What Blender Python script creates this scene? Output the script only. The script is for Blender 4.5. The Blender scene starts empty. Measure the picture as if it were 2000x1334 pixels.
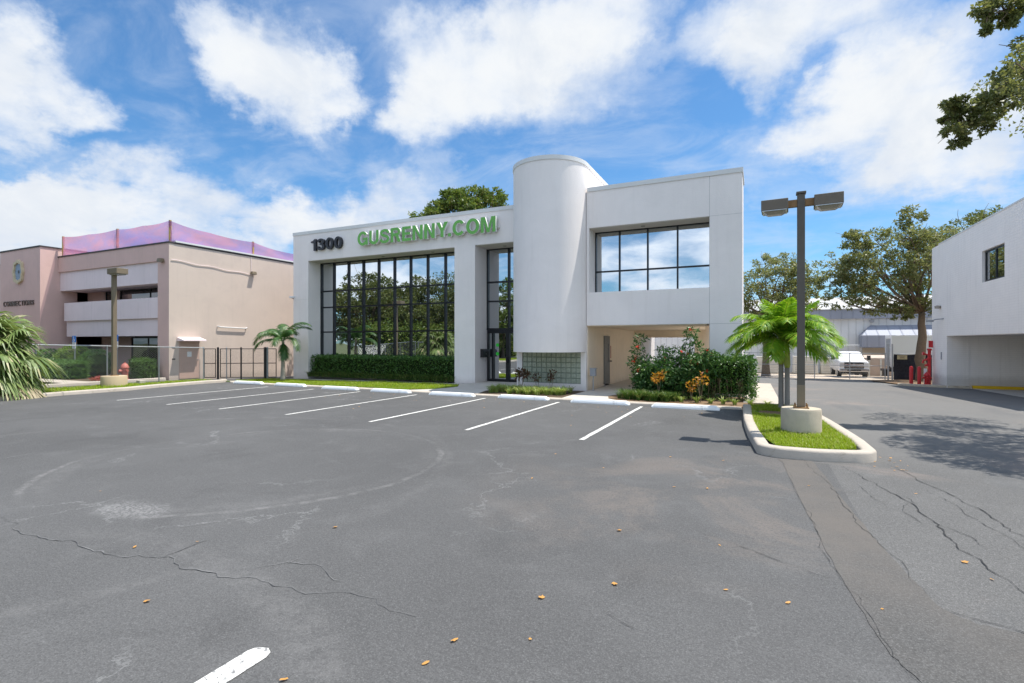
import bpy, bmesh, math, random
import numpy as np
from mathutils import Vector, Matrix
R = math.radians
rng = np.random.default_rng(11)
random.seed(5)
sc = bpy.context.scene
COL = sc.collection

# ------------------------------------------------------------------ helpers
def sstep(a, b, x):
    t = min(1.0, max(0.0, (x - a) / (b - a))); return t * t * (3 - 2 * t)
def gz(x, y):
    """ground height: flat lot, rear drive falling 3 per cent away"""
    t = y - 19.0
    z = 0.0
    if t > -1: z = -0.03 * (((t + 1) ** 2) / 4 if t < 1 else t)
    z = max(z, -1.05)
    z -= 0.10 * sstep(-14, -22, x) * sstep(15, 19, y)
    return z

class MB:
    def __init__(s): s.v = []; s.f = []; s.m = []
    def add(s, vs, fs, mi=0):
        o = len(s.v); s.v.extend([tuple(p) for p in vs])
        for f in fs: s.f.append([o + i for i in f]); s.m.append(mi)
        return s
    def box(s, x0, x1, y0, y1, z0, z1, mi=0):
        return s.add([(x0,y0,z0),(x1,y0,z0),(x1,y1,z0),(x0,y1,z0),(x0,y0,z1),(x1,y0,z1),(x1,y1,z1),(x0,y1,z1)],
            [(0,3,2,1),(4,5,6,7),(0,1,5,4),(1,2,6,5),(2,3,7,6),(3,0,4,7)], mi)
    def prism(s, poly, z0, z1, mi=0):
        n = len(poly)
        if sum(poly[i][0]*poly[(i+1)%n][1]-poly[(i+1)%n][0]*poly[i][1] for i in range(n)) < 0: poly = poly[::-1]
        vs = [(p[0],p[1],z0) for p in poly] + [(p[0],p[1],z1) for p in poly]
        fs = [tuple(range(n))[::-1], tuple(range(n, 2*n))] + [(i,(i+1)%n,n+(i+1)%n,n+i) for i in range(n)]
        return s.add(vs, fs, mi)
    def extr(s, prof, axis, a, b, mi=0):
        """profile of (p,q) pairs extruded along x ('x': p=y,q=z) or y ('y': p=x,q=z)"""
        n = len(prof)
        mk = (lambda t,p: (t,p[0],p[1])) if axis == 'x' else (lambda t,p: (p[0],t,p[1]))
        vs = [mk(a,p) for p in prof] + [mk(b,p) for p in prof]
        return s.add(vs, [tuple(range(n)), tuple(range(n,2*n))[::-1]] + [(i,n+i,n+(i+1)%n,(i+1)%n) for i in range(n)], mi)
    def tube(s, pts, rad, n=8, mi=0, cap=True):
        pts = [Vector(p) for p in pts]
        if not hasattr(rad, '__len__'): rad = [rad]*len(pts)
        o = len(s.v); ref = None
        for i, p in enumerate(pts):
            d = (pts[min(i+1,len(pts)-1)] - pts[max(i-1,0)])
            d = d.normalized() if d.length > 1e-9 else Vector((0,0,1))
            if ref is None: ref = d.orthogonal().normalized()
            ref = (ref - d*ref.dot(d))
            ref = ref.normalized() if ref.length > 1e-6 else d.orthogonal().normalized()
            b = d.cross(ref)
            for k in range(n):
                a = 2*math.pi*k/n
                s.v.append(tuple(p + (ref*math.cos(a) + b*math.sin(a))*rad[i]))
        for i in range(len(pts)-1):
            for k in range(n):
                s.f.append([o+i*n+k, o+i*n+(k+1)%n, o+(i+1)*n+(k+1)%n, o+(i+1)*n+k]); s.m.append(mi)
        if cap:
            s.f.append([o+k for k in range(n)][::-1]); s.m.append(mi)
            s.f.append([o+(len(pts)-1)*n+k for k in range(n)]); s.m.append(mi)
        return s
    def lathe(s, prof, cx, cy, n=24, mi=0):
        o = len(s.v)
        for r, z in prof:
            for k in range(n):
                a = 2*math.pi*k/n; s.v.append((cx+r*math.cos(a), cy+r*math.sin(a), z))
        for i in range(len(prof)-1):
            for k in range(n):
                s.f.append([o+i*n+k, o+i*n+(k+1)%n, o+(i+1)*n+(k+1)%n, o+(i+1)*n+k]); s.m.append(mi)
        s.f.append([o+k for k in range(n)][::-1]); s.m.append(mi)
        s.f.append([o+(len(prof)-1)*n+k for k in range(n)]); s.m.append(mi)
        return s
    def build(s, name, mats, parent=None, smooth=False, bevel=0.0, seg=2, loc=None):
        me = bpy.data.meshes.new(name); me.from_pydata(s.v, [], s.f)
        if not isinstance(mats, (list, tuple)): mats = [mats]
        for m in mats: me.materials.append(m)
        if len(mats) > 1: me.polygons.foreach_set('material_index', s.m)
        if smooth: me.polygons.foreach_set('use_smooth', [True]*len(s.f))
        me.update()
        o = bpy.data.objects.new(name, me); COL.objects.link(o)
        if parent: o.parent = parent
        if loc: o.location = loc
        if bevel:
            b = o.modifiers.new('bevel','BEVEL'); b.width = bevel; b.segments = seg; b.limit_method = 'ANGLE'; b.angle_limit = R(35)
        if smooth and bevel == 0 and smooth != 'all':
            me.set_sharp_from_angle(angle=R(40))
        return o
def tag(o, label=None, cat=None, group=None, kind=None):
    if label: o['label'] = label
    if cat: o['category'] = cat
    if group: o['group'] = group
    if kind: o['kind'] = kind
    return o
def thing(name, label, cat, loc=(0,0,0), rz=0, group=None):
    o = bpy.data.objects.new(name, None); COL.objects.link(o)
    o.location = loc; o.rotation_euler = (0,0,rz); o.empty_display_size = .3
    return tag(o, label, cat, group)
def struct(o): o['kind'] = 'structure'; return o
def dup(root, loc, rz=0, label=None, group=None):
    r = root.copy(); COL.objects.link(r); r.location = loc; r.rotation_euler = (0,0,rz)
    if label: r['label'] = label
    if group: r['group'] = group
    for ch in list(root.children):
        c = ch.copy(); COL.objects.link(c); c.parent = r
        for g in list(ch.children):
            d = g.copy(); COL.objects.link(d); d.parent = c
    return r

# ------------------------------------------------------------------ materials
class NT:
    def __init__(s, nt): s.nt = nt
    def n(s, typ, **kw):
        nd = s.nt.nodes.new(typ)
        for k, v in kw.items(): setattr(nd, k, v)
        return nd
    def put(s, sock, v):
        if hasattr(v, 'is_linked'): s.nt.links.new(v, sock)
        elif v is not None:
            if hasattr(v, '__len__') and len(v) == 3 and sock.type == 'RGBA': v = (*v, 1)
            sock.default_value = v
    def math(s, op, a, b=None, c=None, clamp=False):
        nd = s.n('ShaderNodeMath', operation=op, use_clamp=clamp)
        s.put(nd.inputs[0], a); s.put(nd.inputs[1], b); s.put(nd.inputs[2], c)
        return nd.outputs[0]
    def vm(s, op, a, b=None, out=0):
        nd = s.n('ShaderNodeVectorMath', operation=op); s.put(nd.inputs[0], a); s.put(nd.inputs[1], b)
        return nd.outputs['Value'] if op in ('DOT_PRODUCT','LENGTH','DISTANCE') else nd.outputs[0]
    def mix(s, f, a, b, mode='MIX'):
        nd = s.n('ShaderNodeMix', data_type='RGBA', blend_type=mode)
        s.put(nd.inputs[0], f); s.put(nd.inputs[6], a); s.put(nd.inputs[7], b)
        return nd.outputs[2]
    def noise(s, vec, scale, detail=4, rough=.55, dist=0.0, color=False):
        nd = s.n('ShaderNodeTexNoise'); s.put(nd.inputs['Vector'], vec)
        nd.inputs['Scale'].default_value = scale; nd.inputs['Detail'].default_value = detail
        nd.inputs['Roughness'].default_value = rough; nd.inputs['Distortion'].default_value = dist
        return nd.outputs[1 if color else 0]
    def vor(s, vec, scale, feature='F1', out='Distance', rnd=1.0):
        nd = s.n('ShaderNodeTexVoronoi', feature=feature); s.put(nd.inputs['Vector'], vec)
        nd.inputs['Scale'].default_value = scale; nd.inputs['Randomness'].default_value = rnd
        return nd.outputs[out]
    def mr(s, v, a, b, c=0.0, d=1.0, smooth=True):
        nd = s.n('ShaderNodeMapRange', interpolation_type='SMOOTHSTEP' if smooth else 'LINEAR')
        s.put(nd.inputs[0], v); s.put(nd.inputs[1], a); s.put(nd.inputs[2], b); s.put(nd.inputs[3], c); s.put(nd.inputs[4], d)
        return nd.outputs[0]
    def pos(s): return s.n('ShaderNodeNewGeometry').outputs['Position']
    def obj(s): return s.n('ShaderNodeTexCoord').outputs['Object']
    def xyz(s, v):
        nd = s.n('ShaderNodeSeparateXYZ'); s.put(nd.inputs[0], v); return nd.outputs
    def comb(s, x, y, z):
        nd = s.n('ShaderNodeCombineXYZ'); s.put(nd.inputs[0], x); s.put(nd.inputs[1], y); s.put(nd.inputs[2], z); return nd.outputs[0]
    def bump(s, h, strength, dist):
        nd = s.n('ShaderNodeBump'); nd.inputs['Strength'].default_value = strength; nd.inputs['Distance'].default_value = dist
        s.put(nd.inputs['Height'], h); return nd.outputs[0]
def newmat(name):
    m = bpy.data.materials.new(name); m.use_nodes = True; nt = m.node_tree
    b = nt.nodes['Principled BSDF']; return m, NT(nt), b
def plain(name, col, rough=.6, metal=0.0, var=.08, scale=3.0, bump=0.0, bscale=60.0, spec=.5, grime=0.0):
    m, t, b = newmat(name); p = t.obj()
    f = t.noise(p, scale, 5, .6)
    c = t.mix(f, tuple(max(0,x*(1-var)) for x in col), tuple(min(1,x*(1+var)) for x in col))
    if grime:
        g = t.mr(t.noise(p, scale*.6, 6, .7, .6), .55, .75)
        c = t.mix(t.math('MULTIPLY', g, grime), c, (.16,.13,.09), 'MIX')
    t.put(b.inputs['Base Color'], c)
    t.put(b.inputs['Roughness'], t.mr(t.noise(p, scale*4, 3), .3, .7, rough*.85, min(1,rough*1.12)))
    b.inputs['Metallic'].default_value = metal; b.inputs['Specular IOR Level'].default_value = spec
    if bump: t.put(b.inputs['Normal'], t.bump(t.noise(p, bscale, 3), bump, .01))
    return m
def wallmat(name, col, var=.05, streak=.12, bump=.25, bscale=45, dirt=(.25,.22,.18), brick=None, blotch=None):
    m, t, b = newmat(name); p = t.obj()
    f = t.mr(t.noise(p, .7, 7, .68, .5), .25, .75)
    c = t.mix(f, tuple(x*(1-var) for x in col), tuple(min(1,x*(1+var)) for x in col))
    if blotch:
        g = t.mr(t.noise(p, 1.1, 4, .6, .4), .5, .62)
        c = t.mix(t.math('MULTIPLY', g, .55), c, blotch)
    # run-down streaks: noise squeezed along the vertical
    st = t.noise(t.vm('MULTIPLY', p, (5.0, 5.0, .35)), 1.0, 5, .6)
    c = t.mix(t.math('MULTIPLY', t.mr(st, .48, .76), streak), c, dirt)
    h = t.noise(p, bscale, 4, .6)
    if brick:
        nd = t.n('ShaderNodeTexBrick'); x = t.xyz(p)
        t.put(nd.inputs['Vector'], t.comb(t.math('ADD', x[0], x[1]), x[2], 0.0))
        nd.inputs['Scale'].default_value = 1.0; nd.inputs['Brick Width'].default_value = brick[0]; nd.inputs['Row Height'].default_value = brick[1]
        nd.inputs['Mortar Size'].default_value = brick[2]; nd.inputs['Mortar Smooth'].default_value = .4
        nd.inputs['Color1'].default_value = (1,1,1,1); nd.inputs['Color2'].default_value = (.82,.82,.82,1); nd.inputs['Mortar'].default_value = (0,0,0,1)
        h = t.math('ADD', t.math('MULTIPLY', h, .25), nd.outputs[0])
        c = t.mix(t.math('MULTIPLY', nd.outputs['Fac'], brick[3]), c, tuple(x*.55 for x in col))
    z = t.xyz(t.pos())[2]; sp = t.mr(t.math('ADD', z, t.math('MULTIPLY', t.noise(p, 4, 5, .7), .35)), .50, .12); c = t.mix(t.math('MULTIPLY', sp, .35), c, dirt)   # mud splashed up the foot
    t.put(b.inputs['Base Color'], c); b.inputs['Roughness'].default_value = .85; b.inputs['Specular IOR Level'].default_value = .25
    t.put(b.inputs['Normal'], t.bump(h, bump, .012))
    return m
def leafmat(name, c1, c2, c3=None, trans=.3, gloss=.35, dead=.86):
    m, t, b = newmat(name)
    r = t.n('ShaderNodeNewGeometry').outputs['Random Per Island']
    c = t.mix(r, c1, c2)
    if c3: c = t.mix(t.mr(r, dead, dead+.04), c, c3)
    pn = t.noise(t.obj(), 1.3, 2); c = t.mix(t.mr(pn, .35, .65, 0.0, .35), c, c2, 'MIX')
    t.put(b.inputs['Base Color'], c); b.inputs['Roughness'].default_value = .45; b.inputs['Specular IOR Level'].default_value = gloss
    tr = t.n('ShaderNodeBsdfTranslucent'); t.put(tr.inputs[0], t.mix(.35, c, (c2[0]*1.5, c2[1]*1.4, c2[2]*.6)))
    mx = t.n('ShaderNodeMixShader'); mx.inputs[0].default_value = trans
    out = m.node_tree.nodes['Material Output']
    t.put(mx.inputs[1], b.outputs[0]); t.put(mx.inputs[2], tr.outputs[0]); t.put(out.inputs[0], mx.outputs[0])
    return m
def asphalt(name, base, spk, kind):
    """kind: 'lot' (sealed, with tyre ring and faded patches), 'drive' (older), 'patch' (brown trench strip)"""
    m, t, b = newmat(name); p = t.pos()
    big = t.noise(p, .22, 5, .6, .4); med = t.noise(p, 1.6, 6, .65, .3)
    fine = t.noise(p, 55, 3, .7); v = t.vor(p, 150, 'F1', 'Color')
    vr = t.xyz(v)[0]
    xy = t.xyz(p)
    c = t.mix(t.mr(big, .3, .7), tuple(x*.86 for x in base), tuple(x*1.16 for x in base))
    c = t.mix(t.math('MULTIPLY', t.mr(med, .5, .72), .45), c, tuple(x*1.5 for x in base))
    c = t.mix(t.math('MULTIPLY', t.mr(t.noise(p, .75, 4, .6, .8), .55, .7), .35), c, tuple(x*.62 for x in base))
    # exposed aggregate
    g1 = t.noise(p, 34, 2, .6); g2 = t.noise(p, 88, 2, .6)
    c = t.mix(t.math('MULTIPLY', t.mr(g1, .50, .72), .30), c, tuple(x*1.7 for x in base)); c = t.mix(t.math('MULTIPLY', t.mr(g1, .50, .28), .32), c, tuple(x*.5 for x in base))
    c = t.mix(t.math('MULTIPLY', t.mr(g2, .48, .70), .34), c, tuple(x*1.9 for x in base)); c = t.mix(t.math('MULTIPLY', t.mr(g2, .50, .30), .36), c, tuple(x*.45 for x in base))
    sp = t.mr(vr, .78, 1.0); near = t.mr(xy[1], 12.0, 1.0)
    c = t.mix(t.math('MULTIPLY', sp, spk), c, tuple(min(1, x*2.3) for x in base))
    c = t.mix(t.math('MULTIPLY', t.mr(vr, .0, .22, 1.0, 0.0), spk*.8), c, tuple(x*.45 for x in base))
    if kind == 'lot':
        # worn pale scuffs, brown dust, faded tyre rings
        w = t.mr(t.noise(t.vm('MULTIPLY', p, (.55, 1.1, 1)), .55, 7, .7, .9), .60, .74)
        w2 = t.mr(t.noise(p, 22, 4, .7), .35, .7)
        c = t.mix(t.math('MULTIPLY', t.math('MULTIPLY', w, w2), .42), c, (.22,.218,.215))
        br = t.mr(t.noise(p, .5, 6, .65, .5), .47, .62); bm = t.math('MULTIPLY', t.mr(xy[0], -4.0, -1.0), t.mr(t.math('ABSOLUTE', t.math('SUBTRACT', xy[1], 7.0)), 1.2, 3.2, 1, 0))
        c = t.mix(t.math('MULTIPLY', t.math('MULTIPLY', br, bm), t.mr(g1, .3, .6, .25, .62)), c, (.165,.140,.122))
        for (cx, cy, r, w, a) in ((-7.3, 5.85, 2.85, .05, .38), (-7.3, 5.85, 2.65, .12, .12), (-8.9, 4.6, 5.0, .10, .12), (-4.9,-1.6, 4.6, .16, .14)):
            wob = t.math('MULTIPLY', t.math('SUBTRACT', t.noise(p, .5, 2), .5), .5)
            d = t.math('ABSOLUTE', t.math('SUBTRACT', t.math('ADD', t.vm('DISTANCE', p, (cx, cy, 0)), wob), r))
            k = t.math('MULTIPLY', t.mr(d, w*.3, w*1.5, 1, 0), t.mr(t.noise(p, 6, 5, .75), .35, .65))
            k = t.math('MULTIPLY', k, t.mr(t.noise(p, .35, 2), .35, .6))
            c = t.mix(t.math('MULTIPLY', k, a), c, (.29,.28,.27))
        sx_ = t.vm('MULTIPLY', t.vm('SUBTRACT', p, (-6.45,3.4,0)), (1.5,3.0,0)); sd_ = t.math('ADD', t.vm('LENGTH', sx_), t.math('MULTIPLY', t.math('SUBTRACT', t.noise(p, 2.5, 4, .6), .5), 1.3))
        c = t.mix(t.math('MULTIPLY', t.mr(sd_, .25, 1.05, .62, 0), t.mr(t.noise(p, 26, 4, .75), .40, .64)), c, (.30,.295,.29))
        # hairline map cracking
        wv = t.vm('ADD', p, t.vm('MULTIPLY', t.vm('SUBTRACT', t.noise(p, 2.2, 5, .7, 0, True), (.5,.5,.5)), (.9,.9,0)))
        ce = t.vor(wv, .55, 'DISTANCE_TO_EDGE')
        ck = t.math('MULTIPLY', t.mr(ce, .002, .011, 1, 0), t.mr(t.noise(p, .45, 3), .50, .62))
        c = t.mix(t.math('MULTIPLY', ck, .5), c, (.22,.22,.215))
    if kind == 'patch':
        c = t.mix(t.math('MULTIPLY', t.mr(t.math('ADD', xy[1], t.math('MULTIPLY', med, 2.0)), 3.6, 7.2), t.mr(t.noise(p, .9, 5, .65), .3, .65, .25, .8)), c, t.mix(fine, (.105,.094,.083), (.145,.128,.113)))
    if kind == 'drive':
        wear = t.mr(t.math('ADD', xy[1], t.math('MULTIPLY', big, 5.0)), 10.5, 17.0); c = t.mix(t.math('MULTIPLY', wear, .85), c, t.mix(med, (.135,.131,.126), (.165,.160,.152)))
        br = t.mr(t.noise(p, .3, 6, .65, .6), .52, .66)
        c = t.mix(t.math('MULTIPLY', br, .4), c, (.25,.20,.17))
        dk = t.mr(t.noise(t.vm('MULTIPLY', p, (1.2,.35,1)), .5, 4, .6), .56, .68)
        c = t.mix(t.math('MULTIPLY', dk, .35), c, (.085,.088,.092))
    t.put(b.inputs['Base Color'], c); b.inputs['Roughness'].default_value = .88; b.inputs['Specular IOR Level'].default_value = .3
    h = t.math('ADD', t.math('MULTIPLY', fine, .5), vr)
    t.put(b.inputs['Normal'], t.bump(h, .55, .006))
    return m
M = {}
M['lot'] = asphalt('asphalt_lot', (.084,.083,.082), .34, 'lot')
M['drive'] = asphalt('asphalt_drive', (.102,.100,.097), .5, 'drive')
M['patch'] = asphalt('asphalt_patch', (.076,.075,.073), .6, 'patch')
M['white'] = wallmat('office_stucco', (.82,.765,.735), .035, .08, .45, 26, dirt=(.42,.36,.30))
M['white_r'] = wallmat('painted_brick', (.88,.84,.80), .03, .10, .5, 30, brick=(.42,.105,.010,.12))
M['pink'] = wallmat('pink_stucco', (.66,.46,.41), .05, .10, .3)
M['pinklight'] = wallmat('pale_pink_stucco', (.80,.685,.69), .04, .1, .3)
M['peach'] = wallmat('peach_side_wall', (.60,.495,.42), .03, .08, .3, blotch=(.565,.465,.40))
M['cap'] = plain('parapet_metal', (.66,.655,.64), .5, .0, .06)
M['beige'] = wallmat('beige_plaster', (.84,.71,.55), .05, .08, .25)
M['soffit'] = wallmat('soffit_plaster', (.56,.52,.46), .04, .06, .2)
M['mullion'] = plain('dark_bronze_frame', (.012,.013,.017), .35, .3, .1)
M['alu'] = plain('aluminium', (.45,.45,.45), .4, .8, .08)
M['conc'] = plain('concrete', (.45,.39,.30), .85, 0, .25, 3.6, .5, 40, .3, grime=.75)
M['kerb'] = plain('kerb_concrete', (.43,.38,.32), .85, 0, .20, 4, .5, 50, .3, grime=.8)
M['walk'] = plain('walk_concrete', (.47,.44,.39), .85, 0, .15, 1.6, .3, 50, .3, grime=.35)
M['stop'] = plain('white_painted_concrete', (.88,.88,.86), .7, 0, .06, 5, .4, 40, .3, grime=.35)
M['line'] = None
m, t, b = newmat('road_paint'); p = t.pos()
M['line'] = m
wr = t.mr(t.noise(p, 22, 7, .78), .40, .50)
t.put(b.inputs['Base Color'], t.mix(wr, (.16,.16,.16), t.mix(t.noise(p, 3, 4), (.55,.54,.50), (.70,.69,.65)))); b.inputs['Roughness'].default_value = .8
t.put(b.inputs['Normal'], t.bump(t.noise(p, 70, 3), .5, .006))
M['yellow'] = plain('yellow_kerb_paint', (.72,.46,.02), .7, 0, .08, 3, .2, 40, .3, grime=.2)
M['mulch'] = plain('mulch', (.20,.135,.085), .95, 0, .5, 30, .8, 60, .1)
M['soil'] = plain('soil', (.10,.075,.05), .95, 0, .4, 12, .6, 60, .1)
M['sand'] = plain('yard_paving', (.44,.37,.30), .9, 0, .10, .8, .3, 30, .2)
M['lawn'] = plain('lawn_turf', (.085,.15,.018), .9, 0, .35, 9, .6, 50, .2)
M['grass'] = leafmat('grass_blade', (.19,.29,.008), (.30,.40,.018), (.40,.36,.13), .35, .2, .78)
M['black'] = plain('black_plastic', (.012,.012,.013), .5, 0, .1)
M['sable'] = plain('painted_black_steel', (.02,.02,.022), .45, .2, .1)
M['galv'] = plain('galvanised_steel', (.36,.37,.38), .45, .75, .12, 5)
M['bronze'] = plain('bronze_painted_pole', (.105,.090,.072), .6, .2, .18, 2.5)
M['pole_tan'] = plain('tan_painted_pole', (.20,.155,.10), .6, .1, .15, 3, grime=.2)
M['headbrown'] = plain('brown_lamp_head', (.15,.122,.09), .6, .1, .22, 5)
M['rust'] = plain('rusty_arm', (.26,.15,.065), .75, .2, .35, 14)
M['lens'] = plain('lamp_lens', (.32,.29,.25), .25, 0, .1)
M['green'] = plain('green_letter_face', (.145,.43,.075), .45, 0, .05)
M['letwhite'] = plain('letter_return', (.80,.80,.78), .5, 0, .03)
M['letblack'] = plain('black_letter', (.012,.012,.016), .4, 0, .1)
M['brown'] = plain('bronze_letter', (.13,.085,.065), .5, .3, .1)
M['bark'] = plain('bark', (.17,.125,.085), .95, 0, .35, 9, .9, 22, .1)
M['twig'] = plain('woody_stem', (.22,.17,.11), .9, 0, .3, 12, .5, 40, .1)
M['hcore'] = plain('hedge_inside', (.018,.028,.010), 1.0, 0, .5, 20, 1.0, 30, .05)  # near-black solid core showing through gaps between the leaves
M['hedge'] = leafmat('hedge_leaf', (.035,.10,.018), (.08,.18,.03), (.17,.29,.06), .22, .45)
M['hedge_l'] = leafmat('clipped_hedge_leaf', (.05,.13,.02), (.11,.22,.035), None, .28, .4)
M['liri'] = leafmat('liriope_blade', (.035,.09,.015), (.09,.165,.03), (.38,.36,.12), .3, .35)
M['liriv'] = leafmat('variegated_blade', (.10,.22,.03), (.30,.36,.09), (.55,.50,.20), .3, .35)
M['oak'] = leafmat('oak_leaf', (.115,.14,.045), (.225,.245,.09), (.32,.29,.12), .42, .4)
M['oakd'] = leafmat('dark_oak_leaf', (.075,.10,.028), (.155,.185,.055), (.24,.23,.08), .40, .4)
M['ficus'] = leafmat('ficus_leaf', (.06,.11,.02), (.15,.21,.035), (.26,.25,.06), .36, .4)
M['lime'] = leafmat('lime_leaf', (.10,.19,.02), (.20,.30,.035), None, .35, .35)
M['olive'] = leafmat('pale_olive_leaf', (.14,.17,.05), (.23,.26,.08), None, .3, .3)
M['palm'] = leafmat('palm_leaflet', (.10,.24,.012), (.24,.42,.025), (.46,.50,.05), .42, .5)
M['palmd'] = leafmat('dark_palm_leaflet', (.02,.075,.016), (.055,.13,.028), (.12,.20,.04), .25, .5)
M['sabal'] = leafmat('fan_palm_blade', (.12,.19,.055), (.24,.31,.10), (.50,.45,.25), .3, .45)
M['dead'] = leafmat('dead_frond', (.34,.28,.18), (.48,.41,.28), None, .2, .2)
M['cshaft'] = plain('crownshaft', (.30,.33,.05), .5, 0, .25, 5)
M['crot'] = leafmat('orange_croton_leaf', (.55,.20,.02), (.62,.36,.03), (.30,.05,.02), .3, .5)
M['crotd'] = leafmat('dark_croton_leaf', (.05,.025,.012), (.11,.05,.02), (.10,.12,.02), .2, .5)
M['jat'] = leafmat('jatropha_leaf', (.026,.085,.016), (.06,.15,.03), (.24,.36,.11), .28, .5)
M['red'] = plain('red_petal', (.62,.045,.02), .5, 0, .25, 20)
M['pinkpet'] = plain('coral_petal', (.70,.14,.07), .5, 0, .2, 20)
M['redpaint'] = plain('red_enamel', (.50,.012,.018), .4, 0, .1, 4)
M['oldred'] = plain('faded_red_enamel', (.42,.12,.09), .6, 0, .3, 9)
M['blue'] = plain('blue_sign', (.02,.16,.55), .4, 0, .03)
M['signwhite'] = plain('sign_white', (.72,.72,.72), .45, 0, .03)
M['metalwhite'] = None
def ribbed(name, col, per, along='x'):
    m, t, b = newmat(name); p = t.obj(); x = t.xyz(p)[0 if along == 'x' else 1]
    s = t.math('PINGPONG', x, per); r = t.mr(s, 0.0, per*.28, 1, 0)
    c = t.mix(t.mr(t.noise(p, .5, 5), .3, .7), tuple(a*.92 for a in col), tuple(min(1,a*1.06) for a in col))
    rs = t.noise(t.vm('MULTIPLY', p, (3,3,.25)), 1, 5, .65)
    c = t.mix(t.math('MULTIPLY', t.mr(rs, .58, .8), .25), c, (.30,.20,.12))
    c = t.mix(t.math('MULTIPLY', r, .3), c, tuple(a*.5 for a in col))
    t.put(b.inputs['Base Color'], c); b.inputs['Roughness'].default_value = .5
    t.put(b.inputs['Normal'], t.bump(r, .8, .03)); return m
M['metalwhite'] = ribbed('white_metal_siding', (.66,.665,.67), .30)
M['metalgrey'] = ribbed('grey_metal_fascia', (.27,.29,.35), .45)
M['metalroof'] = ribbed('metal_roof', (.50,.49,.47), .45)
M['block'] = wallmat('tan_block', (.50,.43,.35), .06, .1, .4, 30, brick=(.4,.2,.01,.3))
M['tank'] = plain('cream_cabinet', (.60,.58,.52), .6, 0, .06, 2, grime=.2)
M['tanpink'] = plain('beige_dumpster', (.50,.39,.32), .65, 0, .1, 2, grime=.25)
M['truckw'] = plain('white_vehicle_paint', (.80,.80,.81), .25, 0, .02)
M['ground'] = plain('rough_ground', (.10,.115,.055), .95, 0, .35, .8, .4, 20, .1)
M['trailer'] = plain('trailer_panel', (.66,.66,.62), .4, 0, .03, 1.0, grime=.08)
M['tyre'] = plain('tyre_rubber', (.02,.02,.02), .85, 0, .2)
M['chrome'] = plain('chrome', (.70,.70,.72), .15, 1.0, .03)
M['carglass'] = plain('vehicle_glass', (.10,.14,.14), .06, .0, .05, spec=1.0)
M['headlamp'] = plain('headlamp_glass', (.62,.62,.62), .12, .3, .05)
M['wood'] = plain('timber_post', (.44,.30,.10), .8, 0, .2, 6)
M['screen'] = plain('black_screen_fabric', (.010,.011,.018), .8, 0, .3, 2.0, .9, 3.5)
M['signtan'] = plain('tan_sign', (.48,.40,.22), .6, 0, .1)
M['doorpink'] = plain('pink_door_paint', (.50,.345,.285), .5, 0, .04, grime=.1)
M['doorgrey'] = plain('grey_door_paint', (.15,.15,.14), .5, 0, .05)
M['boxgrey'] = plain('grey_electric_box', (.30,.31,.33), .5, .1, .06)
M['stoneyel'] = plain('carved_trim', (.60,.50,.33), .8, 0, .1)
M['bluetile'] = wallmat('blue_mosaic', (.34,.42,.52), .08, .05, .4, brick=(.12,.10,.015,.5))
M['intdark'] = plain('dark_interior', (.016,.016,.017), .7, 0, .2)
M['dryleaf'] = leafmat('dry_leaf', (.42,.17,.03), (.58,.33,.10), (.26,.12,.06), .15, .3)
def glassmat(name, tint, dark, refl):
    m, t, b = newmat(name)
    g = t.n('ShaderNodeBsdfGlossy'); g.inputs['Roughness'].default_value = 0.0; t.put(g.inputs[0], tint)
    # heat-strengthened panes are never quite flat
    t.put(g.inputs['Normal'], t.bump(t.noise(t.obj(), .55, 2, .4), .10, .05))
    d = t.n('ShaderNodeBsdfDiffuse'); t.put(d.inputs[0], dark)
    fr = t.n('ShaderNodeLayerWeight'); fr.inputs[0].default_value = .35
    mx = t.n('ShaderNodeMixShader'); t.put(mx.inputs[0], t.mr(fr.outputs['Fresnel'], 0, 1, refl, 1.0, False))
    t.put(mx.inputs[1], d.outputs[0]); t.put(mx.inputs[2], g.outputs[0])
    t.put(m.node_tree.nodes['Material Output'].inputs[0], mx.outputs[0]); return m
M['glass'] = glassmat('reflective_glass', (.80,.83,.85), (.015,.017,.02), .72)
M['winglass'] = glassmat('window_glass', (.85,.88,.9), (.02,.023,.025), .55)
M['dkglass'] = glassmat('dark_window_glass', (.5,.5,.52), (.012,.012,.014), .18)
m, t, b = newmat('safety_net'); p = t.obj()
f = t.mr(t.noise(t.vm('MULTIPLY', p, (1,1,2.5)), .55, 5, .6, .5), .35, .68)
edge = t.mr(t.noise(p, .25, 2), .45, .6)
col = t.mix(f, (.50,.30,.62), (.80,.30,.42)); t.put(b.inputs['Base Color'], t.mix(t.math('MULTIPLY', edge, .25), col, (.9,.20,.08)))
b.inputs['Roughness'].default_value = .7
tl = t.n('ShaderNodeBsdfTranslucent'); t.put(tl.inputs[0], col); ts = t.n('ShaderNodeBsdfTransparent'); t.put(ts.inputs[0], (.93,.80,.95))
a = t.n('ShaderNodeMixShader'); a.inputs[0].default_value = .5; t.put(a.inputs[1], b.outputs[0]); t.put(a.inputs[2], tl.outputs[0])
c = t.n('ShaderNodeMixShader'); c.inputs[0].default_value = .34; t.put(c.inputs[1], a.outputs[0]); t.put(c.inputs[2], ts.outputs[0])
t.put(m.node_tree.nodes['Material Output'].inputs[0], c.outputs[0]); M['net'] = m
m, t, b = newmat('glass_block'); p = t.obj()
t.put(b.inputs['Base Color'], t.mix(t.noise(p, 9, 4, .7), (.22,.25,.18), (.50,.54,.43))); b.inputs['Roughness'].default_value = .14; b.inputs['Specular IOR Level'].default_value = .8
t.put(b.inputs['Normal'], t.bump(t.noise(p, 16, 3), .8, .03)); M['gblock'] = m
M['gmortar'] = plain('block_mortar', (.20,.235,.18), .8, 0, .1)

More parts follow.
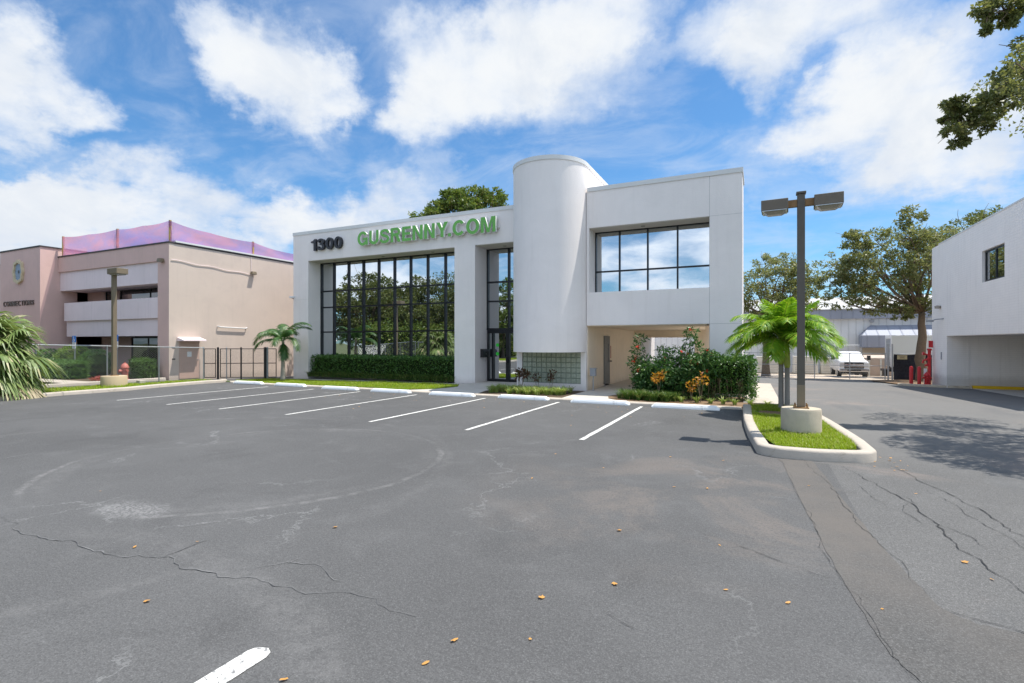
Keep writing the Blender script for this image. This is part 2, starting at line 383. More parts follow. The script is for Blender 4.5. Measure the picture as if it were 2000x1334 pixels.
# ------------------------------------------------------------------ foliage tools
def fast_mesh(name, V, nper, mat, parent=None):
    """V: (N,nper,3) polygons"""
    N = V.shape[0]; me = bpy.data.meshes.new(name)
    me.vertices.add(N*nper); me.vertices.foreach_set('co', V.astype(np.float32).ravel())
    me.loops.add(N*nper); me.loops.foreach_set('vertex_index', np.arange(N*nper, dtype=np.int32))
    me.polygons.add(N); me.polygons.foreach_set('loop_start', np.arange(0, N*nper, nper, dtype=np.int32))
    me.materials.append(mat); me.update(calc_edges=True)
    o = bpy.data.objects.new(name, me); COL.objects.link(o)
    if parent: o.parent = parent
    return o
def unit(a): return a / np.maximum(np.linalg.norm(a, axis=-1, keepdims=True), 1e-9)
def leaf_quads(P, size, aspect=.5, up=.35, hang=.15, outward=None):
    N = len(P); d = rng.normal(size=(N,3)); d[:,2] -= hang
    if outward is not None: d += outward*.8
    d = unit(d); n = rng.normal(size=(N,3)); n[:,2] += up*2
    s = unit(np.cross(d, n)); nn = np.cross(s, d)
    L = (size*rng.uniform(.65,1.3,N))[:,None]; W = L*aspect*.5
    fold = nn*W*.35
    return np.stack([P, P+d*L*.45+s*W+fold, P+d*L, P+d*L*.45-s*W+fold], axis=1)
def ball_pts(c, r, n, shell=.5):
    v = unit(rng.normal(size=(n,3))); q = rng.uniform(0,1,n)**(1/3*(1-shell)+.001)
    return np.array(c) + v*(np.array(r)*q[:,None]), v
def limb(mb, a, b, r0, r1, sag=.0, n=7, k=6, wob=.08):
    a, b = Vector(a), Vector(b); L = (b-a).length; pts = []; rad = []
    w = [Vector((random.uniform(-1,1), random.uniform(-1,1), random.uniform(-1,1)))*L*wob for _ in range(2)]
    for i in range(k+1):
        q = i/k; e = math.sin(q*math.pi)
        pts.append(a.lerp(b, q) + w[0]*e + w[1]*e*(q-.5)*1.6 + Vector((0,0,-sag*e*L))); rad.append(r0*(1-q)+r1*q)
    mb.tube(pts, rad, n); return pts
def smooth_poly(P, k=6):
    out = []
    for i in range(len(P)-1):
        a, b, c, d = P[max(0,i-1)], P[i], P[i+1], P[min(len(P)-1,i+2)]
        for j in range(k):
            t_ = j/k; out.append(.5*(2*b+(c-a)*t_+(2*a-5*b+4*c-d)*t_*t_+(3*b-a-3*c+d)*t_**3))
    return out+[P[-1]]
def tree(name, label, base, forks, clusters, leaf, bark, trunk_r, size, per, cat='tree', group=None, aspect=.5, rp=1.0, shell=.5, boughs=()):
    """forks: list of fork points up the trunk; clusters: (centre, radii) ellipsoids carried by limbs"""
    root = thing(name, label, cat, base, 0, group); bx = Vector(base)
    mb = MB(); pts = [Vector((0,0,-.2))] + [Vector(f)-bx for f in forks]
    tp = []; tr = []
    K = 10
    for i in range(K+1):
        q = i/K*(len(pts)-1); j = min(int(q), len(pts)-2); tp.append(pts[j].lerp(pts[j+1], q-j)+Vector((random.uniform(-1,1),random.uniform(-1,1),0))*trunk_r*.12)
        tr.append(trunk_r*(1.0 - .5*i/K)*(1.35 if i == 0 else 1.12 if i == 1 else 1))
    mb.tube(tp, tr, 12)
    P = []; D = []; BP = []; nb = 0
    for pts_, r0, r1, cnt in boughs:      # long boughs; the first clusters hang on them by thin twigs
        q = smooth_poly([Vector(p_)-bx for p_ in pts_]); mb.tube(q, [r0+(r1-r0)*i/(len(q)-1) for i in range(len(q))], 7); BP += q; nb += cnt
    for ci, (c, r) in enumerate(clusters):
        c = Vector(c)-bx; per_ = per[ci] if hasattr(per, '__len__') else per
        if ci < nb:
            st = min(BP, key=lambda q: (q-c).length); lp = limb(mb, st, c, .016, .007, .0, 5, 6, .10)
        else:
            st = min(tp[len(tp)//2:], key=lambda q: (q-c).length)
            lp = limb(mb, st, c, trunk_r*.26, trunk_r*.07, .03, 7, 6, .09)
        for _ in range(3 if ci < nb else 7):
            d = Vector((random.gauss(0,1)*r[0], random.gauss(0,1)*r[1], random.gauss(0,1)*r[2]))*.62
            tw = limb(mb, lp[random.choice((3,4,5,6))], c+d, min(.012, trunk_r*.07) if ci < nb else trunk_r*.07, .006 if ci < nb else .010, 0, 4, 4, .12)
        # leaves gather in many small sprays inside each cluster -> gaps between
        ns = max(5, int(per_/45))
        S, sv = ball_pts(c, r, ns, shell)
        for s_, v_ in zip(S, sv):
            k = 45; rr = min(r)*.36*random.uniform(.6,1.25)*rp
            q, v = ball_pts(s_, (rr*1.35, rr*1.35, rr*.8), k, .15); P.append(q); D.append(v)
    mb.build('trunk', bark, root, smooth='all')
    P = np.concatenate(P); D = np.concatenate(D)
    o = fast_mesh('crown', leaf_quads(P, size, aspect, .3, .2, D), 4, leaf, root)
    return root
def crown_fill(c, R_, n, rmin=.28, rmax=.42, flat=.8, seed=0, zmin=None):
    """n overlapping clusters packed in an uneven ellipsoid"""
    rs = random.Random(seed); out = []
    for i in range(n):
        a = i*2.39996 + rs.uniform(-.4,.4); zt = 1-2*(i+.5)/n + rs.uniform(-.12,.12); zt = max(-.95, min(.97, zt))
        q = rs.uniform(.52,.9); h = math.sqrt(1-zt*zt)
        p = (c[0]+math.cos(a)*h*R_[0]*q, c[1]+math.sin(a)*h*R_[1]*q, c[2]+zt*R_[2]*q)
        if zmin and p[2] < zmin: p = (p[0], p[1], zmin+rs.uniform(0,.4))
        k = rs.uniform(rmin, rmax); m = (R_[0]+R_[1]+R_[2])/3
        out.append((p, (m*k, m*k, m*k*flat)))
    return out
def blades(P, az, L, W, arch, segs=4, twist=0.0, start=.0):
    """strap leaves rising and arching over: list of polygons (quads)"""
    out = []
    for p, a, l, w, ar in zip(P, az, L, W, arch):
        hx, hy = math.cos(a), math.sin(a); sx, sy = -hy*w/2, hx*w/2
        prev = None; x = y = 0.0; z = 0.0; ang = R(78)+start
        for i in range(segs+1):
            q = i/segs; ww = (1-q**2.2)*.95+.05
            cur = (np.array([p[0]+hx*x+sx*ww, p[1]+hy*x+sy*ww, p[2]+z]), np.array([p[0]+hx*x-sx*ww, p[1]+hy*x-sy*ww, p[2]+z]))
            if prev is not None: out.append(np.stack([prev[0], prev[1], cur[1], cur[0]]))
            prev = cur; st = l/segs
            x += math.cos(ang)*st; z += math.sin(ang)*st; ang -= ar/segs
    return np.array(out)
def strips(mesh_name, S, mat, parent=None):
    return fast_mesh(mesh_name, S, 4, mat, parent)
def tuft_quads(c, n, h, spread, w=.016):
    az = rng.uniform(0, 2*math.pi, n); r = np.sqrt(rng.uniform(0,1,n))*spread
    P = np.stack([c[0]+np.cos(az)*r, c[1]+np.sin(az)*r, np.full(n, c[2])], 1)
    return blades(P, az+rng.normal(0,.5,n), h*rng.uniform(.7,1.25,n), np.full(n, w), rng.uniform(1.3,2.3,n))
def hedge_leaves(x0, x1, y0, y1, z0, z1, n, size, jit=.05):
    """leaf cloud hugging the faces of a clipped box, with a lumpy outline"""
    A = np.array([(x1-x0)*(z1-z0)]*2 + [(y1-y0)*(z1-z0)]*2 + [(x1-x0)*(y1-y0)*1.4]); k = rng.choice(5, n, p=A/A.sum())
    a = rng.uniform(0,1,n); b_ = rng.uniform(0,1,n); P = np.empty((n,3)); D = np.zeros((n,3))
    X = x0+(x1-x0)*a; Y = y0+(y1-y0)*np.where(k < 2, 0, np.where(k < 4, a, b_)); Z = z0+(z1-z0)*b_
    P[:,0] = np.where(k == 2, x0, np.where(k == 3, x1, X)); P[:,1] = np.where(k == 0, y0, np.where(k == 1, y1, Y)); P[:,2] = np.where(k == 4, z1, Z)
    D[k == 0, 1] = -1; D[k == 1, 1] = 1; D[k == 2, 0] = -1; D[k == 3, 0] = 1; D[k == 4, 2] = 1
    lump = np.sin(P[:,0]*5.1+P[:,2]*3.7)*np.sin(P[:,2]*6.3+P[:,1]*4.9+P[:,0]*2.2)*.5
    P += D*((lump*jit)+rng.normal(0, jit*.8, n) - jit*.3)[:,None]
    P[:,0:2] += rng.normal(0, .015, (n,2)); P[:,2] += rng.normal(0,.02,n)
    return leaf_quads(P, size, .55, .5, .0, D*1.2)
def frond(Q, mbr, base, az, e0, length, droop, ll, n=34, vee=.5, lw=.03, rr=.018, lim=.5):
    """one arching pinnate palm frond: rachis tube into mbr, leaflets into Q"""
    pts = []; ang = e0; x = z = 0.0; K = 14; h = Vector((math.cos(az), math.sin(az), 0)); side = Vector((-math.sin(az), math.cos(az), 0))
    for i in range(K+1):
        pts.append(Vector(base)+h*x+Vector((0,0,z))); st = length/K
        x += math.cos(ang)*st; z += math.sin(ang)*st; ang -= droop/K*(0.5+1.0*i/K)
    mbr.tube(pts, [rr*(1-.8*i/K) for i in range(K+1)], 5)
    for i in range(n):
        q = .16+.84*i/(n-1); f = q*K; j = min(int(f), K-1); p = pts[j].lerp(pts[j+1], f-j); d = (pts[j+1]-pts[j]).normalized(); nrm = side.cross(d)
        l = ll*(math.sin(min(1,q*1.02)*math.pi*.86+.25)**.8)*random.uniform(.85,1.12)
        for sgn in (-1,1):
            dr = (side*sgn*.80 + d*(.45+.5*q) + nrm*(vee*random.uniform(-.1,1.2))).normalized()
            w = d*lw*.5; a = p; prev = (a-w*.6, a+w*.6); down = Vector((0,0,-1))
            for s_ in range(3):
                t1 = (s_+1)/3; c = p+dr*l*t1+down*(l*lim*t1*t1*random.uniform(.7,1.2)); ww = w*(1.0, .75, .12)[s_]
                cur = (c-ww, c+ww); Q.append(np.array([prev[0], prev[1], cur[1], cur[0]])); prev = cur
def fan(Q, mbr, base, az, el, pet, rad, n=26, span=R(250), bend=.9):
    """one costapalmate fan leaf on a petiole"""
    h = Vector((math.cos(az)*math.cos(el), math.sin(az)*math.cos(el), math.sin(el))); side = Vector((-math.sin(az), math.cos(az), 0)); nrm = h.cross(side)*-1
    pts = [Vector(base)+h*pet*q+Vector((0,0,-.22*pet*q*q)) for q in (0,.35,.7,1)]
    mbr.tube(pts, [.022,.018,.014,.010], 5); c = pts[-1]; h2 = (pts[3]-pts[2]).normalized()
    for i in range(n):
        a = (i/(n-1)-.5)*span; d = (h2*math.cos(a)+side*math.sin(a)).normalized(); l = rad*(1-.28*abs(i/(n-1)-.5)*2)*random.uniform(.88,1.08)
        w0 = side*math.cos(a)-h2*math.sin(a); prev = (c, c); drp = bend*random.uniform(.7,1.4)
        for s_ in range(4):
            t1 = (s_+1)/4; p = c+d*l*t1+Vector((0,0,-1))*(l*drp*.55*t1**2.6); ww = w0*l*(.030,.042,.026,.003)[s_]
            cur = (p-ww, p+ww); Q.append(np.array([prev[0], prev[1], cur[1], cur[0]])); prev = cur

# ------------------------------------------------------------------ ground, kerbs, markings
def sheet(name, x0, x1, y0, y1, step, mat, dz=0.0):
    nx = max(1, int((x1-x0)/step)); ny = max(1, int((y1-y0)/step)); vs = []; fs = []
    for j in range(ny+1):
        for i in range(nx+1):
            x = x0+(x1-x0)*i/nx; y = y0+(y1-y0)*j/ny; vs.append((x, y, gz(x,y)+dz))
    for j in range(ny):
        for i in range(nx):
            a = j*(nx+1)+i; fs.append((a, a+1, a+nx+2, a+nx+1))
    o = MB().add(vs, fs).build(name, mat); return struct(o)
def polysheet(name, poly, z, mat, thick=None):
    mb = MB()
    if thick: mb.prism(poly, z-thick, z)
    else:
        if sum(poly[i][0]*poly[(i+1)%len(poly)][1]-poly[(i+1)%len(poly)][0]*poly[i][1] for i in range(len(poly))) < 0: poly = poly[::-1]
        mb.add([(x,y,gz(x,y)+z) for x,y in poly], [tuple(range(len(poly)))])
    return struct(mb.build(name, mat))
g = MB(); g.add([(-900,-700,-1.35),(900,-700,-1.35),(900,1200,-1.35),(-900,1200,-1.35)], [(0,1,2,3)]); struct(g.build('ground', M['ground']))
sheet('parking_lot', -60, 0.55, -16, 23, 1.0, M['lot'], 0)
sheet('parking_lot', .55, 1.0, -16, 9.4, .45, M['lot'], 0)
sheet('driveway', 1.0, 34, -16, 9.4, 1.0, M['drive'], 0); sheet('driveway', .55, 34, 9.4, 43.4, 1.0, M['drive'], 0)
sheet('pavement', -60, .55, 23, 43.4, 1.0, M['drive'], -.004)
sheet('yard', -60, 60, 43.4, 90, 2.0, M['sand'], 0)
# the long trench repair running out from the island
L_ = [(.30,9.45),(.36,9.13),(.47,7.02),(.54,5.81),(.61,4.88),(.68,4.16),(.73,3.81),(.82,3.57),(.95,2.6),(1.1,1.5),(1.4,-4),(1.5,-15.5)]
R_ = [(.78,9.5),(.80,9.34),(.94,7.25),(1.03,5.9),(1.12,5.12),(1.18,4.62),(1.34,4.48),(1.60,4.45),(2.1,4.5),(3.0,4.55),(4.5,4.2),(6,0),(7,-15.5)]
def rough(pl, s=.012):
    out = []
    for i in range(len(pl)-1):
        for k in range(5):
            q = k/5; out.append((pl[i][0]*(1-q)+pl[i+1][0]*q+random.gauss(0,s*.5), pl[i][1]*(1-q)+pl[i+1][1]*q+random.gauss(0,s*.5)))
    return out+[pl[-1]]
polysheet('pavement_patch', rough(L_)+rough(R_)[::-1], .004, M['patch'])
def crack(mb, pts, w, jag=.05):
    P = [Vector((x,y)) for x,y in pts]; fine = []
    for i in range(len(P)-1):
        n = max(2, int((P[i+1]-P[i]).length/.07))
        for k in range(n):
            fine.append(P[i].lerp(P[i+1], k/n))
    off = 0.0; vs = []
    for i, p in enumerate(fine):
        d = (fine[min(i+1,len(fine)-1)]-fine[max(0,i-1)]); d = d.normalized() if d.length else Vector((1,0)); nn = Vector((-d.y, d.x))
        off = off*.8+random.gauss(0,jag*.45); ww = w*random.uniform(.25,1.3)*(.3+.7*math.sin(min(1,(i+1)/len(fine))*math.pi)); c = p+nn*off
        vs += [(c.x+nn.x*ww/2, c.y+nn.y*ww/2, gz(c.x,c.y)+.008), (c.x-nn.x*ww/2, c.y-nn.y*ww/2, gz(c.x,c.y)+.008)]
    mb.add(vs, [(2*i, 2*i+1, 2*i+3, 2*i+2) for i in range(len(fine)-1)])
mb = MB()
for pts, w in (([(.71,9.49),(.90,7.34),(.97,6.32),(1.06,5.53),(1.13,5.03),(1.18,4.62)], .006), ([(1.18,4.62),(1.46,4.54),(1.57,4.48),(2.1,4.5)], .010), ([(.36,9.13),(.47,7.02),(.54,5.81),(.61,4.88),(.68,4.16),(.82,3.57),(1.1,1.6)], .004),
        ([(1.2,9.3),(1.28,8.9),(1.39,8.47),(1.50,7.98),(1.63,7.47),(1.69,6.74),(1.69,6.02),(1.77,5.81),(1.82,5.17),(1.95,4.7)], .014), ([(1.5,7.98),(1.68,7.75),(1.72,7.4)], .008), ([(1.69,6.74),(1.86,6.45),(1.9,6.1)], .009), ([(1.63,7.47),(1.50,7.1),(1.52,6.8),(1.62,6.6)], .007),
        ([(1.78,9.9),(1.92,9.51),(2.07,8.52),(2.22,7.75),(2.30,7.12),(2.34,6.67),(2.5,6.0)], .012), ([(1.95,8.3),(2.12,7.2),(2.2,6.6),(2.3,6.0)], .008), ([(1.22,8.2),(1.24,7.6),(1.36,7.1)], .006),
        ([(-.48,5.39),(-.26,5.28),(-.04,5.19),(.28,4.98),(.58,4.77)], .007), ([(-1.0,3.55),(-.8,3.45),(-.55,3.4)], .005)):
    crack(mb, pts, w, .03)
struct(mb.build('pavement_crack', plain('dark_crack', (.022,.022,.022), .95)))  # dark strips laid on the asphalt as cracks
chalk, t, b = newmat('chalky_crack'); p = t.pos(); t.put(b.inputs['Base Color'], t.mix(t.mr(t.noise(p, 3.2, 4, .7), .40, .62), (.088,.087,.086), t.mix(t.noise(p, 60, 2), (.11,.109,.107), (.21,.208,.203)))); b.inputs['Roughness'].default_value = .95
mb = MB()
for pts, w in (([(-7.44,2.64),(-6.6,2.56),(-6.01,2.54),(-5.15,2.56),(-4.7,2.77),(-4.45,2.78),(-3.87,2.79),(-3.49,2.87),(-3.17,2.88),(-2.7,2.97),(-2.35,2.9),(-2.06,2.92)], .013), ([(-4.72,2.76),(-4.8,3.04),(-4.85,3.38)], .011), ([(-3.81,2.97),(-3.66,3.16),(-3.34,3.2),(-3.05,3.13),(-2.84,3.13)], .008), ([(-3.66,3.16),(-3.6,3.4)], .007), ([(-5.45,3.2),(-5.2,3.5),(-5.25,3.8)], .007)):
    crack(mb, pts, w, .05)
struct(mb.build('pavement_crack', chalk))
# stall lines
for u in (-3.1, -5.7, -8.37, -11.19, -13.85, -16.3, -18.95):
    mb = MB(); a = [(u-.05+random.gauss(0,.004), 9.62+i*.36) for i in range(17)]; bb = [(u+.05+random.gauss(0,.004), p[1]) for p in a]
    mb.add([(x,y,.006) for x,y in a]+[(x,y,.006) for x,y in bb], [(i, 17+i, 18+i, i+1) for i in range(16)]); struct(mb.build('parking_line', M['line']))
mb = MB(); pl = [(-2.83,2.15),(-2.81,2.20),(-2.74,2.225),(-2.69,2.20),(-2.67,2.15)]
mb.add([(x,y,.006) for x,y in pl]+[(-2.67,-2.8,.006),(-2.83,-2.8,.006)], [tuple(range(7))[::-1]]); struct(mb.build('parking_line', M['line']))
# faded lines on the carport slab
polysheet('carport_floor', [(8.95,21.2),(18,21.2),(18,33.3),(9.6,33.3)], .012, M['walk'])
for y in (24.6, 28.2): polysheet('parking_line', [(9.7,y),(16,y),(16,y+.1),(9.7,y+.1)], .018, M['line'])
def kerb_strip(name, path, w, h, mat, base=0.0, joint=None):
    """kerb swept along a path (outer edge), rounded top edges; w>0 lies to the left of the direction of travel"""
    P = [Vector((x,y)) for x,y in path]; vs = []; prof = [(0,-.15),(0,h-.04),(.012,h-.014),(.04,h),(w-.04,h),(w-.012,h-.014),(w,h-.04),(w,-.15)]
    for i, p in enumerate(P):
        d0 = (P[i]-P[i-1]).normalized() if i else (P[1]-P[0]).normalized(); d1 = (P[i+1]-P[i]).normalized() if i < len(P)-1 else d0
        d = (d0+d1).normalized(); n = Vector((-d.y,d.x))/max(.5, d.dot(d0))
        for q, z in prof: vs.append((p.x+n.x*q, p.y+n.y*q, gz(p.x,p.y)+base+z))
    k = len(prof); fs = [(i*k+j, i*k+j+1, (i+1)*k+j+1, (i+1)*k+j) for i in range(len(P)-1) for j in range(k-1)]
    fs += [tuple(range(k))[::-1], tuple((len(P)-1)*k+j for j in range(k))]
    return struct(MB().add(vs, fs).build(name, mat, smooth=True))
def arc(cx, cy, r, a0, a1, n): return [(cx+r*math.cos(R(a0+(a1-a0)*i/n)), cy+r*math.sin(R(a0+(a1-a0)*i/n))) for i in range(n+1)]
# island: kerb, turf, grass
isl = [(1.12,16.3),(1.30,15.2),(1.50,13.5),(1.64,12.0),(1.72,11.0)] + arc(1.28,10.1,.46,8,-75,6) + [(.9,9.53),(.62,9.52)] + arc(.42,10.02,.5,-80,-150,5) + [(-.10,10.6),(-.18,11.4),(-.28,12.8),(-.34,14.2),(-.38,15.85)]
kerb_strip('kerb', isl[::-1], .21, .17, M['kerb'])
isl_in = [(.9,16.2),(1.08,15.2),(1.28,13.5),(1.42,12.0),(1.5,11.0),(1.49,10.2),(1.3,9.86),(.9,9.74),(.62,9.73),(.30,9.9),(.13,10.6),(.02,11.4),(-.08,12.8),(-.13,14.2),(-.15,15.9)]
polysheet('lawn', isl_in, .125, M['lawn'])
def inpoly(x, y, pl):
    c = False
    for i in range(len(pl)):
        (x1,y1),(x2,y2) = pl[i], pl[i-1]
        if (y1 > y) != (y2 > y) and x < (x2-x1)*(y-y1)/(y2-y1)+x1: c = not c
    return c
def grass(pl, z, dens, h, w, label, bare=None):
    xs = [p[0] for p in pl]; ys = [p[1] for p in pl]; n = int((max(xs)-min(xs))*(max(ys)-min(ys))*dens)
    P = [(x,y) for x,y in zip(rng.uniform(min(xs),max(xs),n), rng.uniform(min(ys),max(ys),n)) if inpoly(x,y,pl) and not (bare and math.hypot((x-bare[0])/bare[2],(y-bare[1])/bare[3]) < random.uniform(.7,1.25))]
    P = np.array([(x,y,gz(x,y)+z) for x,y in P]); n = len(P); az = rng.uniform(0,6.283,n)
    patch = .75+.5*(np.sin(P[:,0]*2.3+1)*np.sin(P[:,1]*1.7)+1)/2
    o = strips('grass', blades(P, az, h*rng.uniform(.5,1.3,n)*patch, np.full(n,w), rng.uniform(.5,1.9,n), 2), M['grass'])
    return tag(o, label, 'grass', kind='stuff')
grass(isl_in, .12, 3600, .085, .010, 'bright green mown grass inside the kerbed lamp island', (.35,14.5,.55,.45))
polysheet('soil', [(.0,14.15),(.75,14.0),(.8,14.8),(.05,14.95)], .131, M['mulch'])
# front kerb and strip of lawn along the office
fk = [(-23.6,16.9),(-22.6,16.35),(-19.5,16.30),(-14,16.16),(-11.4,16.06),(-10.2,16.0)]
kerb_strip('kerb', fk, .36, .045, M['kerb']); kerb_strip('kerb', [(-9.3,15.98),(-7,15.94),(-3.5,15.92),(-.42,15.9)], .34, .05, M['kerb'])
lw = [(-23.8,17.3),(-22.4,16.74),(-19.5,16.68),(-14,16.54),(-12.2,16.50),(-11.6,17.2),(-11.4,18.4),(-11.5,19.4),(-12.1,20.1),(-23.8,20.1)]
lw = [(-24.0,17.5),(-22.4,16.74),(-19.5,16.68),(-14,16.54),(-12.6,16.48),(-11.75,17.3),(-11.45,18.6),(-12.05,19.75),(-24.0,19.85)]
sheet('lawn', -23.9, -14, 16.75, 19.8, .6, M['lawn'], .035); polysheet('lawn', [(-14,16.6),(-12.7,16.55),(-11.8,17.35),(-11.5,18.6),(-12.1,19.7),(-14,19.8)], .035, M['lawn']); grass(lw, .03, 560, .075, .017, 'bright green mown grass strip in front of the white office window hedge')
polysheet('walkway', [(-23.4,19.85),(-12.0,19.75),(-12.0,20.72),(-23.4,20.72)], .04, M['walk'])
# entry walk, planting beds, undercroft floor
entry = [(-12.6,16.46),(-9.2,16.35)] + [(-9.35,16.9),(-9.5,17.5),(-9.4,18.4),(-8.95,18.9),(-8.95,22.0),(-11.83,22.0),(-11.83,20.76),(-12.0,20.4),(-12.02,19.7),(-11.45,18.6),(-11.75,17.3)]
polysheet('walkway', entry, .03, M['walk'], .3)
polysheet('walkway', [(-5.98,16.3),(-3.9,16.3),(-4.5,16.9),(-4.7,17.6),(-4.5,18.4),(-3.9,19.2),(-.5,19.25),(-.5,29.4),(-5.98,29.4)], .03, M['walk'], .5)
polysheet('soil', [(-9.2,16.35),(-5.98,16.3),(-5.98,19.1),(-8.95,19.1),(-9.4,18.4),(-9.5,17.5),(-9.35,16.9)], .04, M['soil'])
polysheet('mulch', [(-3.9,16.26),(1.05,16.2),(.7,17.2),(-.4,17.4),(-.4,19.2),(-3.9,19.2),(-4.5,18.4),(-4.7,17.6),(-4.5,16.9)], .04, M['mulch'])
for i in range(9):
    y = 17.35+i*1.5; MBx = MB()
    x0, x1 = -.40, .62
    MBx.add([(x0,y,gz(x0,y)+.06),(x1,y,gz(x1,y)+.06),(x1,y+1.485,gz(x1,y+1.48)+.06),(x0,y+1.485,gz(x0,y+1.48)+.06),(x0,y,gz(x0,y)-.25),(x1,y,gz(x1,y)-.25),(x1,y+1.485,-.7),(x0,y+1.485,-.7)], [(0,1,2,3),(4,5,1,0),(5,6,2,1),(7,4,0,3),(6,7,3,2)])
    struct(MBx.build('sidewalk', M['kerb']))
# left kerbed verge with the lamp, the neighbour's frontage
lk = [(-23.3,-6),(-22.6,2),(-22.35,7.9)]
kerb_strip('kerb', [(-22.6,-14),(-22.3,2),(-22.30,7.9),(-22.5,9.9),(-22.45,11.8),(-22.85,13.2),(-23.1,15.4),(-23.3,16.4),(-23.8,16.95)], .28, .13, M['kerb'])
vg = [(-25.6,-14),(-22.6,-14),(-22.6,2),(-22.62,7.9),(-22.8,9.9),(-22.75,11.8),(-23.15,13.2),(-23.4,15.4),(-23.8,16.3),(-24.6,16.2),(-25.0,13.5),(-25.3,10.5)]
polysheet('lawn', vg, .07, M['lawn']); grass(vg, .065, 330, .09, .02, 'mown grass verge along the left kerb below the single lamp')
polysheet('pavement', [(-26.9,-14),(-25.65,-14),(-25.35,10.5),(-25.05,13.5),(-24.65,16.25),(-26.9,17)], .006, M['drive'])
kerb_strip('kerb', [(-27.0,9.5),(-26.95,13.9),(-27.0,15.9)], .3, .14, M['kerb'])
polysheet('pavement', [(-60,-14),(-26.9,-14),(-26.9,12.2),(-60,12.2)], .006, M['drive']); polysheet('sidewalk', [(-46,12.0),(-27.3,12.0),(-27.3,13.0),(-46,13.0)], .10, M['kerb'])
polysheet('lawn', [(-46,13.0),(-27.3,13.0),(-27.3,16.0),(-46,16.0)], .09, M['soil'])
# kerb under the carport wall, mulch round the oak
kerb_strip('kerb', [(9.75,33.28),(18,33.28)], .22, .16, M['yellow']); kerb_strip('kerb', [(7.0,35.0),(7.6,34.3),(8.55,33.7),(9.72,33.28)], .25, .12, M['conc'])
polysheet('mulch', [(7.25,35.2),(7.8,34.6),(8.7,34.0),(14,34.6),(14,43.6),(8.2,43.6),(6.6,41)], .06, M['mulch'])
# ------------------------------------------------------------------ wheel stops
w = MB(); prof = [(-.10,0),(.10,0),(.09,.06),(.062,.128),(-.062,.128),(-.09,.06)]
n = len(prof)
vs = []
for x, k in ((-.93,0.0),(-.82,1.0),(.82,1.0),(.93,0.0)): vs += [(x, y, z if k else z*.45) for y, z in prof]
w.add(vs, [tuple(range(n))] + [tuple(3*n+i for i in range(n))[::-1]] + [(i*n+j, i*n+(j+1)%n, (i+1)*n+(j+1)%n, (i+1)*n+j)[::-1] for i in range(3) for j in range(n)])
W0 = None
spots = [(-21.05,16.05,1.0,'smallest, farthest white wheel stop by the end of the left kerb'), (-18.3,15.98,-1.5,'white wheel stop second from the far left end, below the small palm'), (-15.2,15.72,.5,'white wheel stop third from the left, before the left half of the window hedge'),
    (-12.6,15.66,-1,'white wheel stop fourth from the left, before the right half of the window hedge'), (-9.82,15.58,.3,'white wheel stop in front of the pillar beside the entrance walk'), (-7.1,15.72,-1.4,'white wheel stop in front of the round tower and glass block'),
    (-4.42,15.56,-.6,'white wheel stop in front of the covered passage'), (-1.88,15.42,1.2,'rightmost white wheel stop, nearest the kerbed lamp island')]
for x, y, a, lab in spots:
    if W0 is None:
        o = W0 = w.build('wheel_stop', M['stop'], None, False, .012); W0.location = (x,y,.0)
    else:
        o = W0.copy(); COL.objects.link(o); o.location = (x,y,0)
    o.rotation_euler = (0,0,R(a)); tag(o, lab, 'wheel stop', 'white wheel stops along the kerb')

# ------------------------------------------------------------------ the white office building
OB = thing('office_building', 'white two storey stucco office with round tower, mirrored windows and covered passage', 'building', (-12, 27, 0))
def P_(mb, name, mat, bevel=.0, parent=OB, **k):
    o = mb.build(name, mat, parent, bevel=bevel, **k)
    if parent is OB: o.location = (12,-27,0)
    else: o.location = (0,0,0)
    return o
F = 20.77; zt = 7.88; B0 = -1.4
w = MB()
w.box(-23.55,-22.41,F,23.0,B0,zt); w.box(-22.41,-12.94,F,23.0,6.41,zt); w.box(-12.94,-11.83,F,23.0,B0,zt); w.box(-11.83,-8.2,F,23.0,6.42,zt)
w.box(-22.41,-12.94,21.76,23.0,B0,.35); w.box(-23.55,-6.02,23.0,34,B0,zt-.5)
w.box(-22.41,-12.94,21.86,23.0,.35,6.41); w.box(-11.83,-8.2,22.12,23.0,B0,6.42)
P_(w, 'wall', M['white'])
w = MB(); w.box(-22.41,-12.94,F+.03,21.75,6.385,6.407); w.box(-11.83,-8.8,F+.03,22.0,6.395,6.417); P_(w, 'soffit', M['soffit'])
c = MB(); c.box(-23.58,-8.5,F-.03,F+.30,zt,zt+.17); c.box(-23.58,-23.25,F+.30,34,zt,zt+.17); P_(c, 'parapet_cap', M['cap'])
# round tower: half drum carried back as a straight block
ux, vy, r, zb, ztp = -7.5, 19.3, 1.5, 1.53, 8.74
pl = [(ux+r*math.sin(R(a)), vy-r*math.cos(R(a))) for a in range(-90,91,3)] + [(ux+r, 22.6),(ux-r, 22.6)]
def drum(pl, z0, z1, name, mat):
    mb = MB(); mb.prism(pl, z0, z1); o = P_(mb, name, mat, smooth=True); return o
o = drum(pl, zb, ztp, 'tower', M['white'])
r2 = r+.025; pl2 = [(ux+r2*math.sin(R(a)), vy-r2*math.cos(R(a))) for a in range(-90,91,3)] + [(ux+r2, 22.62),(ux-r2, 22.62)]
drum(pl2, ztp, ztp+.16, 'tower_cap', M['cap'])
